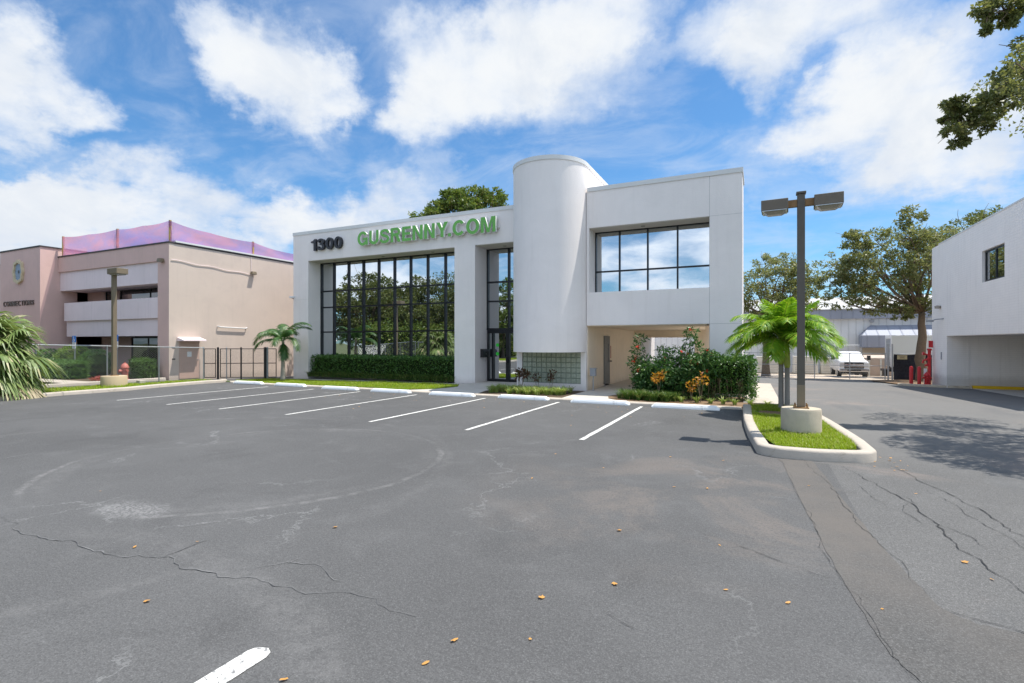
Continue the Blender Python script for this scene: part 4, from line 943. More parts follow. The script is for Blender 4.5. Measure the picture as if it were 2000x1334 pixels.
for s, rr, mt, lab in ((.74,.055,M['sable'],'thick black fence post wrapped in mesh, left end of the black gates'), (LG*.525,.04,M['sable'],'black latch post between the two black gate leaves'), (LG*.865,.075,M['sable'],'thickest black gate post, right beside the small palm'), (LG*.895,.05,M['galv'],'grey steel post beside the thickest black gate post'), (1.18,.025,M['galv'],'thin grey post leaning inside the black gate')):
    o = MB().tube([(0,0,-.35),(.0,0,1.62)], rr, 12).lathe([(rr*1.1,1.6),(rr*.9,1.64),(.001,1.66)],0,0,12).build('fence_post', mt, None, smooth=True); p_ = ga+dG*s; o.location = (p_.x,p_.y,0); tag(o, lab, 'post')
gzb = gz(4,44)
chain('sliding_gate', 'grey chain link sliding gate across the yard entrance in front of the pickup', ((-3.5,44.0),(8.15,44.0)), (1.12,1.12), (gzb+.12,gzb+.12), (.1,2.9,5.1,7.3,9.5,11.6), M['galv'], .12, .0016, ('top','mid','bottom'), 'gate', .032)
for x, lab in ((8.28,'tall grey gate post at the right end of the sliding gate'), (8.52,'second tall grey post, against the black privacy screen')):
    o = MB().tube([(0,0,-.2),(0,0,2.55)], .05, 10).build('gate_post', M['galv'], None, smooth=True); o.location = (x,44.05,gz(x,44)); tag(o, lab, 'post')
PS = thing('screen_fence', 'black fabric privacy screen fence behind the oak trunk', 'fence', (8.6,44.05,gz(9,44)))
vs = []; nxs = 60
for i in range(nxs+1):
    for k in range(9): x = i*6.6/nxs; z = .04+1.78*k/8; vs.append((x, .05*math.sin(x*3.1+z*2)+.03*math.sin(x*7.7-z*3)+.02*math.sin(x*2+z*9), z-.03*math.sin(x*2.4)**2*(k == 8)))
MB().add(vs, [(i*9+k,(i+1)*9+k,(i+1)*9+k+1,i*9+k+1) for i in range(nxs) for k in range(8)]).build('screen', M['screen'], PS, smooth='all')
MB().tube([(0,.06,1.86),(6.6,.06,1.86)], .025, 8).build('rail', M['galv'], PS)
for x in (2.2,4.4,6.5): MB().tube([(x,.1,-.2),(x,.1,1.9)], .03, 8).build('post', M['galv'], PS)
o = MB().box(-.28,.28,-.02,.02,-.14,.14).build('sign', M['signtan'], None); o.location = (9.05,43.9,gz(9,44)+1.62); tag(o, 'small tan sign hung on the black privacy screen', 'sign')
ln = MB()
for z_, w_ in ((.05,.17),(.0,.12),(-.055,.15)): ln.box(-w_,w_,-.024,-.0205,z_-.013,z_+.013)
ln.build('lettering', M['brown'], o)

# ------------------------------------------------------------------ lamps
LP = thing('street_lamp', 'double headed square parking lot lamp on a concrete drum in the lamp island', 'lamp', (.77,11.60,.12))
MB().lathe([(.355,-.1),(.355,.46),(.342,.49),(.001,.492)],0,0,40).build('base', M['conc'], LP, smooth=True)
pw = .066; MB().box(-pw,pw,-pw,pw,.49,4.70).build('pole', [M['bronze']], LP, bevel=.008)
MB().box(-pw-.002,pw+.002,-pw-.002,pw+.002,.52,.95).build('pole_foot', M['pole_tan'], LP, bevel=.006)
MB().box(-.13,.13,-.13,.13,.49,.515).build('base_plate', M['rust'], LP)
for x,y in ((-.1,-.1),(.1,-.1),(.1,.1),(-.1,.1)): MB().tube([(x,y,.5),(x,y,.58)],.014,6).build('anchor_bolt', M['rust'], LP)
MB().box(-.085,.085,-.085,.085,4.70,4.745).build('pole_cap', M['bronze'], LP, bevel=.006)
ha = R(-3)
for sg in (-1,1):
    def T(pts): return [(x*math.cos(ha)-y*math.sin(ha), x*math.sin(ha)+y*math.cos(ha), z) for x,y,z in pts]
    a = MB(); a.box(min(sg*pw,sg*.22),max(sg*pw,sg*.22),-.045,.045,4.46,4.60); a.v = T(a.v); a.build('arm', M['rust'], LP)
    h = MB(); x0, x1 = sorted((sg*.22, sg*.70)); h.box(x0,x1,-.20,.20,4.41,4.62); h.v = T(h.v); ho = h.build('lamp_head', M['headbrown'], LP, bevel=.01)
    h = MB(); h.box(x0+.02,x1-.02,-.205,.205,4.395,4.409); h.v = T(h.v); h.build('trim', M['alu'], LP if False else ho)
    h = MB(); h.add([(x0+.05,-.16,4.394),(x1-.05,-.16,4.394),(x1-.05,.16,4.394),(x0+.05,.16,4.394),(x0+.12,-.09,4.34),(x1-.12,-.09,4.34),(x1-.12,.09,4.34),(x0+.12,.09,4.34)],[(0,1,2,3),(4,7,6,5),(0,4,5,1),(1,5,6,2),(2,6,7,3),(3,7,4,0)]); h.v = T(h.v); h.build('lens', M['lens'], ho)
LQ = thing('street_lamp', 'single headed tan lamp on a round concrete base on the left grass verge', 'lamp', (-24.55,12.35,.05))
MB().lathe([(.46,-.1),(.46,.42),(.44,.45),(.001,.452)],0,0,40).build('base', plain('tan_concrete', (.47,.37,.24), .85, 0, .1, 3, .3, 40, .3, grime=.3), LQ, smooth=True)
MB().box(-.075,.075,-.075,.075,.45,4.72).build('pole', M['pole_tan'], LQ, bevel=.008)
MB().box(-.12,.12,-.12,.12,.45,.48).build('base_plate', M['rust'], LQ)
h = MB(); h.box(-.1,.62,-.22,.22,4.72,4.95).build('lamp_head', M['pole_tan'], LQ, bevel=.012)
MB().box(.0,.56,-.17,.17,4.685,4.719).build('lens', M['lens'], LQ)

# ------------------------------------------------------------------ small fixtures
o = thing('mailbox', 'black wall mailbox on the pillar beside the glass entrance', 'mailbox', (-11.83,21.55,1.2))
b_ = MB(); b_.extr([(0,0),(.16,0),(.16,.30),(.13,.36),(0,.40)],'y',-.28,.28); b_.build('box', M['black'], o, bevel=.012)
MB().box(.161,.168,-.24,.24,.22,.30).build('flap', M['letblack'], o)
MB().box(.168,.172,-.03,.03,.14,.17).build('lock', M['alu'], o)
o = thing('electric_box', 'grey electric meter box on a thin post by the passage wall', 'box', (-5.72,19.22,.03))
MB().tube([(0,0,0),(0,0,.60)],.022,8).build('post', M['boxgrey'], o); MB().box(-.11,.11,-.08,.08,.58,.86).build('box', M['boxgrey'], o, bevel=.012); MB().box(-.12,.14,-.09,.09,.86,.885).build('lid', M['boxgrey'], o)
o = thing('security_camera', 'small white security camera on an arm near the left office corner', 'camera', (-23.5,20.77,4.35))
MB().tube([(0,0,0),(.02,-.28,.05),(.22,-.42,.06)],.018,6).build('arm', M['black'], o); MB().box(.18,.52,-.50,-.36,.0,.10).build('body', M['signwhite'], o, bevel=.02)
def accessible(x, y, lab, zt):
    o = thing('parking_sign', lab, 'sign', (x,y,gz(x,y)))
    MB().tube([(0,0,-.1),(0,0,zt)],.03,8).build('post', M['galv'], o)
    MB().box(-.16,.16,-.045,-.03,zt-.62,zt-.29).build('lower_panel', M['signwhite'], o); bl_ = MB().box(-.16,.16,-.045,-.03,zt-.285,zt+.05).build('blue_panel', M['blue'], o)
    s = MB(); s.lathe([(.0,zt+.0),(.025,zt-.02),(.0,zt-.04)],.0,-.05,8); s.tube([(0,-.05,zt-.05),(.0,-.05,zt-.14),(.06,-.05,zt-.14),(.09,-.05,zt-.22)],.013,5)
    s.tube([(.07*math.cos(R(a))-.01,-.05,zt-.18+.07*math.sin(R(a))) for a in range(100,380,28)],.011,5); s.build('symbol', M['signwhite'], bl_)
    l_ = MB()
    for k,(zz,ww) in enumerate(((-.34,.11),(-.39,.13),(-.44,.09),(-.52,.12),(-.57,.07))): l_.box(-ww,ww,-.047,-.0455,zt+zz-.012,zt+zz+.008)
    l_.build('small_print', M['boxgrey'], [c_ for c_ in o.children if c_.name.startswith('lower')][0])
accessible(-31.9,14.25,'blue and white accessible parking sign further left, nearer the pink tower',2.2); accessible(-29.35,14.9,'blue and white accessible parking sign nearer the single lamp pole',2.25)
def hydrant(x, y, lab, mat, s=1.0, nz=1.0):
    o = thing('fire_hydrant', lab, 'hydrant', (x,y,gz(x,y)+.05))
    MB().lathe([(.17*s,0),(.17*s,.05),(.12*s,.07),(.12*s,.50*nz),(.16*s,.52*nz),(.16*s,.56*nz),(.14*s,.60*nz),(.10*s,.69*nz),(.03*s,.73*nz),(.03*s,.78*nz),(.001,.78*nz)],0,0,20).build('body', mat, o, smooth=True)
    MB().tube([(-.22*s,0,.42*nz),(.22*s,0,.42*nz)],.055*s,10).tube([(0,0,.40*nz),(0,-.24*s,.40*nz)],.07*s,10).build('outlet', mat, o, smooth=True)
    return o
hydrant(-28.0,14.55,'faded pinkish red fire hydrant by the clipped hedge of the pink building', M['oldred'], 1.15, 1.15)
hydrant(8.38,35.3,'short bright red hydrant beside two red bollards under the oak', M['redpaint'], .95, .95)
for x, y, lab in ((7.72,35.45,'left red bollard of the pair by the mulch'), (8.02,35.2,'right red bollard of the pair, next to the short hydrant')):
    o = MB().lathe([(.085,-.1),(.085,.99),(.06,1.06),(.001,1.08)],0,0,20).build('bollard', M['redpaint'], None, smooth=True); o.location = (x,y,gz(x,y)); tag(o, lab, 'bollard', 'red bollards by the oak')
o = thing('standpipe', 'tall red fire standpipe with valves at the corner of the white brick building', 'standpipe', (8.60,35.75,gz(8.6,35.7)))
MB().lathe([(.09,0),(.09,.06),(.075,.08),(.075,1.45),(.11,1.47),(.11,1.55),(.075,1.57),(.075,1.95),(.11,1.97),(.11,2.06),(.001,2.08)],0,0,16).build('riser', M['redpaint'], o, smooth=True)
MB().tube([(0,-.02,1.5),(-.28,-.02,1.4),(-.3,-.02,1.25)],.05,10).tube([(0,0,1.7),(-.25,0,1.78)],.045,10).tube([(0,0,1.2),(-.2,-.05,1.12)],.06,10).build('valve', M['redpaint'], o, smooth=True)
MB().tube([(-.32,-.02,1.79),(-.24,-.02,1.79)],.09,12).build('handwheel', M['redpaint'], o); MB().box(-.04,.16,-.02,.0,2.12,2.5).build('sign', M['redpaint'], o); MB().box(-.24,-.12,-.05,.05,0,.95).build('marker_post', M['signwhite'], o)

# ------------------------------------------------------------------ yard: pickup, box trailer, cabinets
TR = thing('pickup_truck', 'white pickup truck with a dark grille parked facing the gate', 'truck', (6.75,47.5,gz(6.7,48)))
def TK(mb, name, mat, parent=TR, **k): return mb.build(name, mat, parent, **k)
# body: lofted cross sections from grille (y=0) back to the tailgate (y=5.9)
secs = [(0.0,.92,.52,1.24),(.06,.97,.50,1.31),(.5,.99,.48,1.36),(1.5,1.0,.48,1.41),(1.55,1.0,.48,1.42),(3.6,1.0,.48,1.42),(3.65,1.0,.50,1.42),(5.85,1.0,.52,1.43),(5.92,.97,.54,1.41)]
def loft(secs, prof):
    vs = []; k = len(prof)
    for y, hw, z0, z1 in secs: vs += [(px*hw, y, z0+(z1-z0)*pz) for px,pz in prof]
    fs = [(i*k+j, i*k+(j+1)%k, (i+1)*k+(j+1)%k, (i+1)*k+j) for i in range(len(secs)-1) for j in range(k)]
    return MB().add(vs, fs+[tuple(range(k))[::-1], tuple((len(secs)-1)*k+j for j in range(k))])
TK(loft(secs, [(-.94,0),(.94,0),(1,.12),(1,.86),(.93,1),(.4,1.03),(-.4,1.03),(-.93,1),(-1,.86),(-1,.12)]), 'body', M['truckw'], bevel=.02, smooth=True)
TK(loft([(1.25,.93,1.36,1.42),(2.0,.82,1.36,1.97),(2.3,.80,1.36,2.03),(3.3,.80,1.36,2.03),(3.55,.86,1.38,1.44)], [(-1,0),(1,0),(.93,.95),(.8,1),(-.8,1),(-.93,.95)]), 'cab', M['truckw'], bevel=.03, smooth=True)
TK(MB().add([(-.86,1.33,1.46),(.86,1.33,1.46),(.70,1.93,1.92),(-.70,1.93,1.92)],[(0,1,2,3)]), 'windscreen', M['carglass'])
for sg in (-1,1):
    TK(MB().add([(sg*.935,1.62,1.45),(sg*.925,3.35,1.45),(sg*.80,3.15,1.90),(sg*.80,2.12,1.90)],[(0,1,2,3)]), 'side_window', M['carglass'])
    hl = MB(); x0, x1 = sorted((sg*.62,sg*.95)); hl.box(x0,x1,-.03,.12,.84,1.19); TK(hl, 'headlight', M['headlamp'], bevel=.02)
    mr_ = MB(); mr_.tube([(sg*.9,1.65,1.5),(sg*1.15,1.62,1.5)],.025,6); x0, x1 = sorted((sg*1.1,sg*1.34)); mr_.box(x0,x1,1.56,1.68,1.38,1.74); TK(mr_, 'mirror', M['black'], bevel=.02)
TK(MB().box(-.64,.64,-.045,.05,.76,1.22), 'grille', M['intdark'], bevel=.02)
gr = [c for c in TR.children if c.name.startswith('grille')][0]
gb_ = MB(); gb_.box(-.62,.62,-.065,-.045,1.02,1.10); gb_.box(-.62,.62,-.06,-.045,.86,.92); TK(gb_, 'bars', M['chrome'], gr)
TK(MB().lathe([(.001,0),(.10,.002),(.10,.012),(.001,.014)],0,0,20), 'badge', M['chrome'], gr); bd = [c for c in gr.children if c.name.startswith('badge')][0]; bd.rotation_euler = (R(90),0,0); bd.scale = (1.2,.55,1); bd.location = (0,-.065,1.06)
bp = MB(); bp.box(-.98,.98,-.12,.06,.50,.72); TK(bp, 'bumper', M['chrome'], bevel=.04)
bp = MB(); bp.box(-.45,.45,-.13,-.121,.55,.66); TK(bp, 'air_intake', M['intdark'])
bp = MB(); bp.box(-.9,.9,-.02,.5,.34,.50); TK(bp, 'valance', M['black'])
for x in (-.86,.86):
    for y in (1.0,4.7):
        wh = MB(); wh.tube([(x-.13,y,.40),(x+.13,y,.40)],.40,26); wo = TK(wh, 'wheel', M['tyre'], smooth=True, bevel=0)
        sg = 1 if x > 0 else -1; rm = MB(); rm.tube([(x+sg*.131,y,.40),(x+sg*.136,y,.40)],.24,20); TK(rm, 'rim', M['alu'], wo)
TK(MB().tube([(-.9,3.75,1.3),(-.9,3.75,2.55),(.9,3.75,2.55),(.9,3.75,1.3)],.03,8), 'ladder_rack', M['galv'])
o = MB().tube([(-.8,0,0),(.8,0,0)], .30, 22).build('drum', M['black'], None, smooth=True); o.location = (6.7,52.2,gz(6.7,50)+1.65); tag(o, 'black drum riding behind the cab of the white pickup', 'drum')
BT = thing('box_trailer', 'white box truck body with a roll up rear door behind the privacy screen', 'trailer', (12.4,49.2,gz(10,49)))
b_ = MB(); b_.box(-3.1,4.5,-1.0,1.0,.95,3.35); b_.build('box', M['trailer'], BT, bevel=.02)
f = MB(); f.box(-3.16,-3.101,-1.02,-.86,.9,3.37); f.box(-3.16,-3.101,.86,1.02,.9,3.37); f.box(-3.16,-3.101,-.86,.86,3.12,3.37); f.build('rear_frame', M['truckw'], BT)
f = MB()
for k in range(6): f.box(-3.13,-3.102,-.85,.85,1.0+k*.352,1.0+k*.352+.335)
f.build('rear_door', M['boxgrey'], BT)
f = MB(); f.box(-3.0,4.5,-.9,.9,.75,.94); f.box(-3.5,-2.6,-.9,.9,.55,.72); f.box(-3.6,-3.3,-.9,-.3,.2,.7); f.build('chassis', M['black'], BT)
for x in (-1.6,3.2):
    for y in (-.75,.75): MB().tube([(x,y-.14,.42),(x,y+.14,.42)],.42,20).build('wheel', M['tyre'], BT, smooth=True)
def cabinet(name, x, y, sx, sy, sz, mat, lab, cat, grp=None):
    o = thing(name, lab, cat, (x,y,gz(x,y)), 0, grp)
    MB().box(-sx/2,sx/2,-sy/2,sy/2,.10,sz).build('body', mat, o, bevel=.04); MB().box(-sx/2-.04,sx/2+.04,-sy/2-.04,sy/2+.04,0,.11).build('plinth', M['conc'], o)
    v_ = MB()
    for k in range(7): v_.box(-sx*.42,sx*.42,-sy/2-.015,-sy/2,.25+k*(sz-.5)/7,.25+k*(sz-.5)/7+.05)
    v_.build('louvre', M['soffit'], o); MB().box(-sx/2-.02,sx/2+.02,-sy/2-.02,sy/2+.02,sz,sz+.04).build('lid', mat, o)
cabinet('utility_cabinet', .9, 55.2, 2.0, 1.4, 1.55, M['tank'], 'cream utility cabinet left of the island palm trunk, beyond the gate', 'cabinet')
cabinet('utility_cabinet', 4.0, 55.4, 2.0, 1.4, 1.62, M['tank'], 'cream utility cabinet right behind the lamp pole, beyond the gate', 'cabinet')
cabinet('utility_cabinet', 6.3, 56.0, 2.0, 1.4, 1.5, M['tank'], 'cream utility cabinet just left of the white pickup', 'cabinet')
o = thing('dumpster', 'beige rounded dumpster between the white pickup and the box truck', 'dumpster', (9.6,52.5,gz(9,52)))
MB().extr([(-.9,.1),(.9,.1),(1.05,1.4),(.95,1.75),(-.5,1.85),(-.9,1.6)],'x',-1.6,1.6).build('body', M['tanpink'], o, bevel=.06)
f = MB()
for x in (-1.2,-.4,.4,1.2): f.box(x-.05,x+.05,-.99,-.9,.1,1.5)
f.build('rib', M['trailer'], o)

# ------------------------------------------------------------------ hedges, beds, palms
HG = thing('hedge', 'dark green clipped hedge below the large window grid', 'hedge', (-17.6,21.2,0))
def at(o, root): o.location = tuple(-c for c in root.location); return o
c_ = MB(); c_.box(-22.1,-13.05,20.95,21.60,.05,1.04); at(c_.build('dark_core', M['hcore'], HG), HG)
at(fast_mesh('foliage', hedge_leaves(-22.25,-12.98,20.84,21.66,.12,1.12,15000,.085,.055), 4, M['hedge'], HG), HG)
LB = []
for i in range(64): LB.append(tuft_quads((-22.3+i*.147+random.uniform(-.04,.04), 20.74+random.uniform(-.05,.03), .04), 46, .46, .07, .014))
o = strips('grass_border', np.concatenate(LB), M['liri']); tag(o, 'low strappy green border planted along the foot of the window hedge', 'ground cover', kind='stuff')
# bed below the glass blocks
LB = []
for i in range(60):
    x = -9.25+i*.054+random.uniform(-.06,.06); y = 17.15+.42*math.sin(i*1.9)+random.uniform(-.25,.3); LB.append(tuft_quads((max(-9.1,min(-6.3,x)), y+.5*abs((x+7.6)/1.8), .04), 42, .36, .09, .020))
o = strips('grass_border', np.concatenate(LB), M['liriv']); tag(o, 'striped yellow green border clumps in the bed below the glass block window', 'ground cover', kind='stuff')
LB = []
for i in range(70):
    x = -4.15+i*.026; y = 17.3-.35*math.sin((x+4.2)*1.2)+random.uniform(-.35,.45); LB.append(tuft_quads((x, y, .04), 40, .42, .10, .017))
o = strips('grass_border', np.concatenate(LB), M['liri']); tag(o, 'dark green strappy border at the foot of the flowering bush by the passage', 'ground cover', kind='stuff')
def croton(x, y, h, lab, mat, n=3, lf=.13, grp=None, per=70, spread=.16):
    o = thing('croton', lab, 'shrub', (x,y,.04), 0, grp); s = MB(); P = []; D = []
    for k in range(n):
        a = k*2.4+random.uniform(-.4,.4); r_ = spread*(0 if n == 1 else random.uniform(.7,1.2)); hh = h*random.uniform(.75,1.0); tip = (math.cos(a)*r_, math.sin(a)*r_, hh)
        limb(s, (0,0,-.05), tip, .012, .007, 0, 5, 5, .05); q, v = ball_pts((tip[0],tip[1],hh*.95), (.11,.11,.15), per, .2); P.append(q); D.append(v)
    s.build('stem', M['twig'], o); fast_mesh('foliage', leaf_quads(np.concatenate(P), lf, .38, .4, -.2, np.concatenate(D)), 4, mat, o)
croton(-8.35,18.2,.75,'dark maroon croton with two heads at the left end of the glass block', M['crotd'], 4, .16, None, 45, .22)
croton(-7.72,18.35,.55,'small dark maroon croton in the middle of the glass block', M['crotd'], 2, .13, None, 26, .08)
croton(-7.15,18.4,.70,'dark maroon croton right of the middle of the glass block', M['crotd'], 2, .13, None, 34, .09)
croton(-2.95,17.25,.85,'bushy orange croton in front of the flowering bush', M['crot'], 4, .12, None, 40, .14)
croton(-1.90,17.15,.62,'short yellow orange croton, left of the taller bare stemmed one', M['crot'], 2, .11, None, 24, .06)
croton(-1.62,17.10,.88,'tall bare stemmed yellow orange croton in front of the clipped hedge', M['crot'], 3, .11, None, 20, .16)
# flowering bush with red blooms
JB = thing('flowering_bush', 'tall leafy bush with scattered red flowers in front of the passage', 'shrub', (-2.62,18.0,.04))
s = MB(); P = []; D = []; FL = []
heads = []
for k in range(30):
    a = random.uniform(0,6.283); q = math.sqrt(random.random()); heads.append((math.cos(a)*q*1.45, math.sin(a)*q*.65, random.uniform(.75,1.38)))
heads += [(-1.05,.1,2.0),(-1.15,.0,1.62),(.62,.05,2.2),(.58,.1,1.95),(.75,0,1.75),(.2,.2,1.62),(-.3,.2,1.6),(1.15,-.1,1.5),(1.3,.1,1.42),(-.1,-.2,1.5),(.4,-.3,1.5),(1.05,-.3,1.45)]
for h in heads:
    b0 = (h[0]*.35+random.uniform(-.1,.1), h[1]*.3, 0); limb(s, b0, h, .018, .006, 0, 5, 6, .07)
    q, v = ball_pts(h, (.23,.22,.16), 95, .3); P.append(q); D.append(v)
    if random.random() < .42 and h[1] < .40:
        FL.append(np.array([(h[0]+random.gauss(0,.03), h[1]-.16+random.gauss(0,.03), h[2]+.08+random.gauss(0,.025)) for z_ in range(random.choice((4,5,7)))]))
for k in range(84):
    a = random.uniform(0,6.283); q = math.sqrt(random.random()); h = (math.cos(a)*q*1.42, math.sin(a)*q*.6, random.uniform(.12,1.12)); qq, v = ball_pts(h, (.30,.26,.24), 150, .3); P.append(qq); D.append(v)
s.build('stem', M['twig'], JB); fast_mesh('foliage', leaf_quads(np.concatenate(P), .125, .34, .4, .1, np.concatenate(D)), 4, M['jat'], JB)
for q in FL: fast_mesh('flower', leaf_quads(q, .09, .9, .2, 0), 4, M['red'], JB)
HR = thing('hedge', 'dark clipped hedge at the right corner of the white office', 'hedge', (-.95,18.2,0))
at(MB().box(-1.75,-.28,17.95,18.6,.25,1.25).build('dark_core', M['hcore'], HR), HR)
at(fast_mesh('foliage', hedge_leaves(-1.95,-.14,17.78,18.72,.12,1.36,6800,.085,.09), 4, M['hedge'], HR), HR)
s = MB()
for k in range(22): x = random.uniform(-1.8,-.25); limb(s, (x,17.8+random.uniform(0,.2),0), (x+random.uniform(-.1,.1),17.78,.75), .012, .008, 0, 5, 4, .05)
at(s.build('stem', M['twig'], HR), HR)
tf = None
for x, y in ((-2.15,16.75),(-1.70,16.78),(-1.30,16.72),(-.95,16.70),(-.62,16.68),(-.20,16.72),(.25,16.75)):
    k = .75+.4*random.random()
    o = strips('strappy_tuft', tuft_quads((0,0,0), 46, .26*k, .06, .02), M['liriv']); o.location = (x,y,.045); tag(o, 'small striped grassy tuft in the mulch in front of the clipped hedge', 'plant', 'small tufts along the mulch edge')
# neighbour's planting
for i, (x0, x1, y0, y1, h, lab) in enumerate(((-35.6,-30.4,13.3,14.2,.82,'long light green clipped hedge behind the chain link fence'), (-28.75,-27.55,15.1,15.75,.92,'short light green clipped hedge against the pink corner column'))):
    o = thing('hedge', lab, 'hedge', ((x0+x1)/2,y0,.1)); at(MB().box(x0+.08,x1-.08,y0+.1,y1-.1,.1,.1+h-.1).build('dark_core', M['hcore'], o), o); at(fast_mesh('foliage', hedge_leaves(x0,x1,y0,y1,.12,.1+h,5200 if i == 0 else 2200,.10,.05),4,M['hedge_l'],o), o)
for x, y, r_, z_, mt, lab in ((-35.8,14.8,.95,.95,M['hedge_l'],'round green shrub below the pink tower, behind the long hedge'), (-33.4,14.9,1.05,1.1,M['lime'],'round yellow green shrub behind the long hedge'), (-31.6,15.1,.9,.95,M['hedge_l'],'round green shrub left of the faded hydrant, behind the long hedge')):
    o = thing('round_shrub', lab, 'shrub', (x,y,.1)); q, v = ball_pts((0,0,z_*.75),(r_,r_*.8,z_*.75),2600,.85); fast_mesh('foliage', leaf_quads(q,.11,.45,.4,0,v),4,mt,o)
    MB().lathe([(r_*.6,.1),(r_*.78,z_*.7),(r_*.4,z_*1.2),(.001,z_*1.25)],0,0,12).build('dark_core', M['hcore'], o)
q, v = ball_pts((-28.4,13.7,.16),(.65,.3,.08),260,.3); o = fast_mesh('ground_cover', leaf_quads(q,.12,.5,.5,0),4,leafmat('red_groundcover',(.30,.05,.04),(.42,.12,.08))); tag(o,'low reddish ground cover at the foot of the pink column','ground cover',kind='stuff')
# island palm with twin trunks
IP = thing('palm_tree', 'bright green palm with twin ringed trunks in the lamp island', 'palm', (.62,15.25,.12))
for k, (x, y, bx_) in enumerate(((-.065,.04,-.03),(.075,-.03,.02))):
    prof = []; H0 = 1.12 if k else 1.2
    for i in range(33): z = -.05+(H0+.05)*i/32; prof.append((.064-.008*i/32+(.004 if i%2 else 0)+.03*max(0,.12-z), z))
    MB().lathe(prof, x, y, 18).build('trunk', plain('ringed_palm_trunk', (.25,.22,.20), .85, 0, .22, 7, .6, 30), IP, smooth='all')
    MB().lathe([(.062,H0),(.076,H0+.08),(.066,H0+.42),(.04,H0+.62),(.02,H0+.75)], x, y, 16).build('crownshaft', M['cshaft'], IP, smooth='all')
Qp = []; rb = MB(); fr_ = []
for k in range(2):
    cx, cy, cz = ((-.065,.04,1.80),(.075,-.03,1.74))[k]
    for i in range(19):
        az = i*2.39996+k*1.3; e = (86,81,76,71,67,63,59,55,51,46,41,36,32,27,23,19,15,12,9)[i]; fr_.append(((cx,cy,cz), az, R(e), i))
for b0, az, e, i in fr_: frond(Qp, rb, b0, az+random.uniform(-.2,.2), e, random.uniform(1.4,1.7)*(1.0 if 2 < i < 15 else .8), (R(50) if i < 3 else R(112) if i < 12 else R(84)), .50, 56, -.25, .040, .02, .42)
rb.build('frond_stalk', M['cshaft'], IP); strips('frond', np.array(Qp), M['palm'], IP)
# small dark palm by the office corner
SP = thing('palm_tree', 'small dark green palm at the left corner of the white office', 'palm', (-22.35,19.05,-.06))
MB().lathe([(.17,-.05),(.14,.1),(.105,.5),(.09,1.0),(.085,1.6),(.07,1.95),(.04,2.25)],0,0,16).build('trunk', plain('grey_palm_trunk', (.30,.27,.23), .85, 0, .2, 7, .5, 30), SP, smooth='all')
Qp = []; rb = MB()
for i, (az, e, ln, dr) in enumerate(((R(195),R(42),2.1,R(130)),(R(172),R(60),1.9,R(125)),(R(215),R(24),1.7,R(115)),(R(15),R(72),2.1,R(120)),(R(-14),R(30),1.9,R(125)),(R(60),R(66),1.8,R(110)),(R(110),R(55),1.7,R(110)),(R(250),R(58),1.5,R(115)),(R(300),R(36),1.5,R(120)),(R(340),R(62),1.6,R(120)),(R(140),R(78),1.6,R(100)),(R(185),R(68),1.6,R(140)),(R(-35),R(-35),1.15,R(50)))):
    frond(Qp, rb, (0,0,2.0), az, e, ln, dr, .46, 34, -.1, .052, .022, .5)
rb.build('frond_stalk', M['hedge_l'], SP); strips('frond', np.array(Qp), M['palmd'], SP)
# sabal clump on the left verge
SB = thing('fan_palm', 'large shaggy fan palm spilling over the kerb at the left picture edge', 'palm', (-23.8,7.95,.1))
Qp = []; Qd = []; rb = MB()
rs = random.Random(3)
for k in range(64):
    az = k*2.39996; e = R(78-86*(k/64)**.85); fan(Qp if k < 60 else Qd, rb, (rs.uniform(-.2,.2),rs.uniform(-.2,.2),.75+.95*(1-k/64)), az+rs.uniform(-.2,.2), e, rs.uniform(.8,1.2), rs.uniform(1.0,1.3), 34, R(240), 1.0 if k < 30 else 1.3)
MB().lathe([(.3,-.1),(.27,.4),(.25,1.2),(.12,1.7)],0,0,16).build('trunk', M['bark'], SB, smooth='all'); rb.build('petiole', M['cshaft'], SB); strips('fan_leaf', np.array(Qp), M['sabal'], SB); strips('dead_leaf', np.array(Qd), M['dead'], SB)
o = MB().tube([(0,0,-.1),(0,0,.32)],.055,12).lathe([(.055,.32),(.04,.345),(.001,.35)],0,0,12).build('marker_post', M['signwhite'], None, smooth=True); o.location = (-22.75,8.75,.1); tag(o,'short white post half hidden under the shaggy fan palm','post')
o = MB().box(-.14,.14,-.12,.12,0,.17).build('kerb_block', M['kerb'], None, bevel=.02); o.location = (-24.75,13.5,.05); tag(o,'small pale concrete block in the grass beside the single lamp base','block')

# ------------------------------------------------------------------ trees
tree('oak_tree', 'spreading oak with a forked thick trunk beside the white brick building', (9.9,42.6,gz(10,43)), [(9.75,42.6,1.0),(9.9,42.6,2.6),(9.8,42.6,3.9)],
    crown_fill((8.3,42.6,7.1),(4.0,3.2,3.0),22,.27,.38,.75,4,3.6)+[((5.2,42.2,4.9),(1.1,1.0,.7)),((4.6,42.4,6.2),(1.0,.9,.6)),((6.2,42,9.0),(1.0,.9,.6)),((8.5,42,4.0),(.9,.8,.5)),((10.8,42,4.4),(1.0,.9,.9)),((9.2,42.4,10.2),(.8,.8,.7))], M['oak'], M['bark'], .34, .19, 820, 'tree', rp=.85)
tree('oak_tree', 'dark leafy tree behind the right end of the white office', (.6,46.5,gz(.6,46)), [(.6,46.5,2),(.7,46.5,4)], crown_fill((1.6,46.5,6.2),(3.6,3,3.3),18,.28,.4,.8,8,2.5), M['oak'], M['bark'], .3, .20, 720, rp=.85)
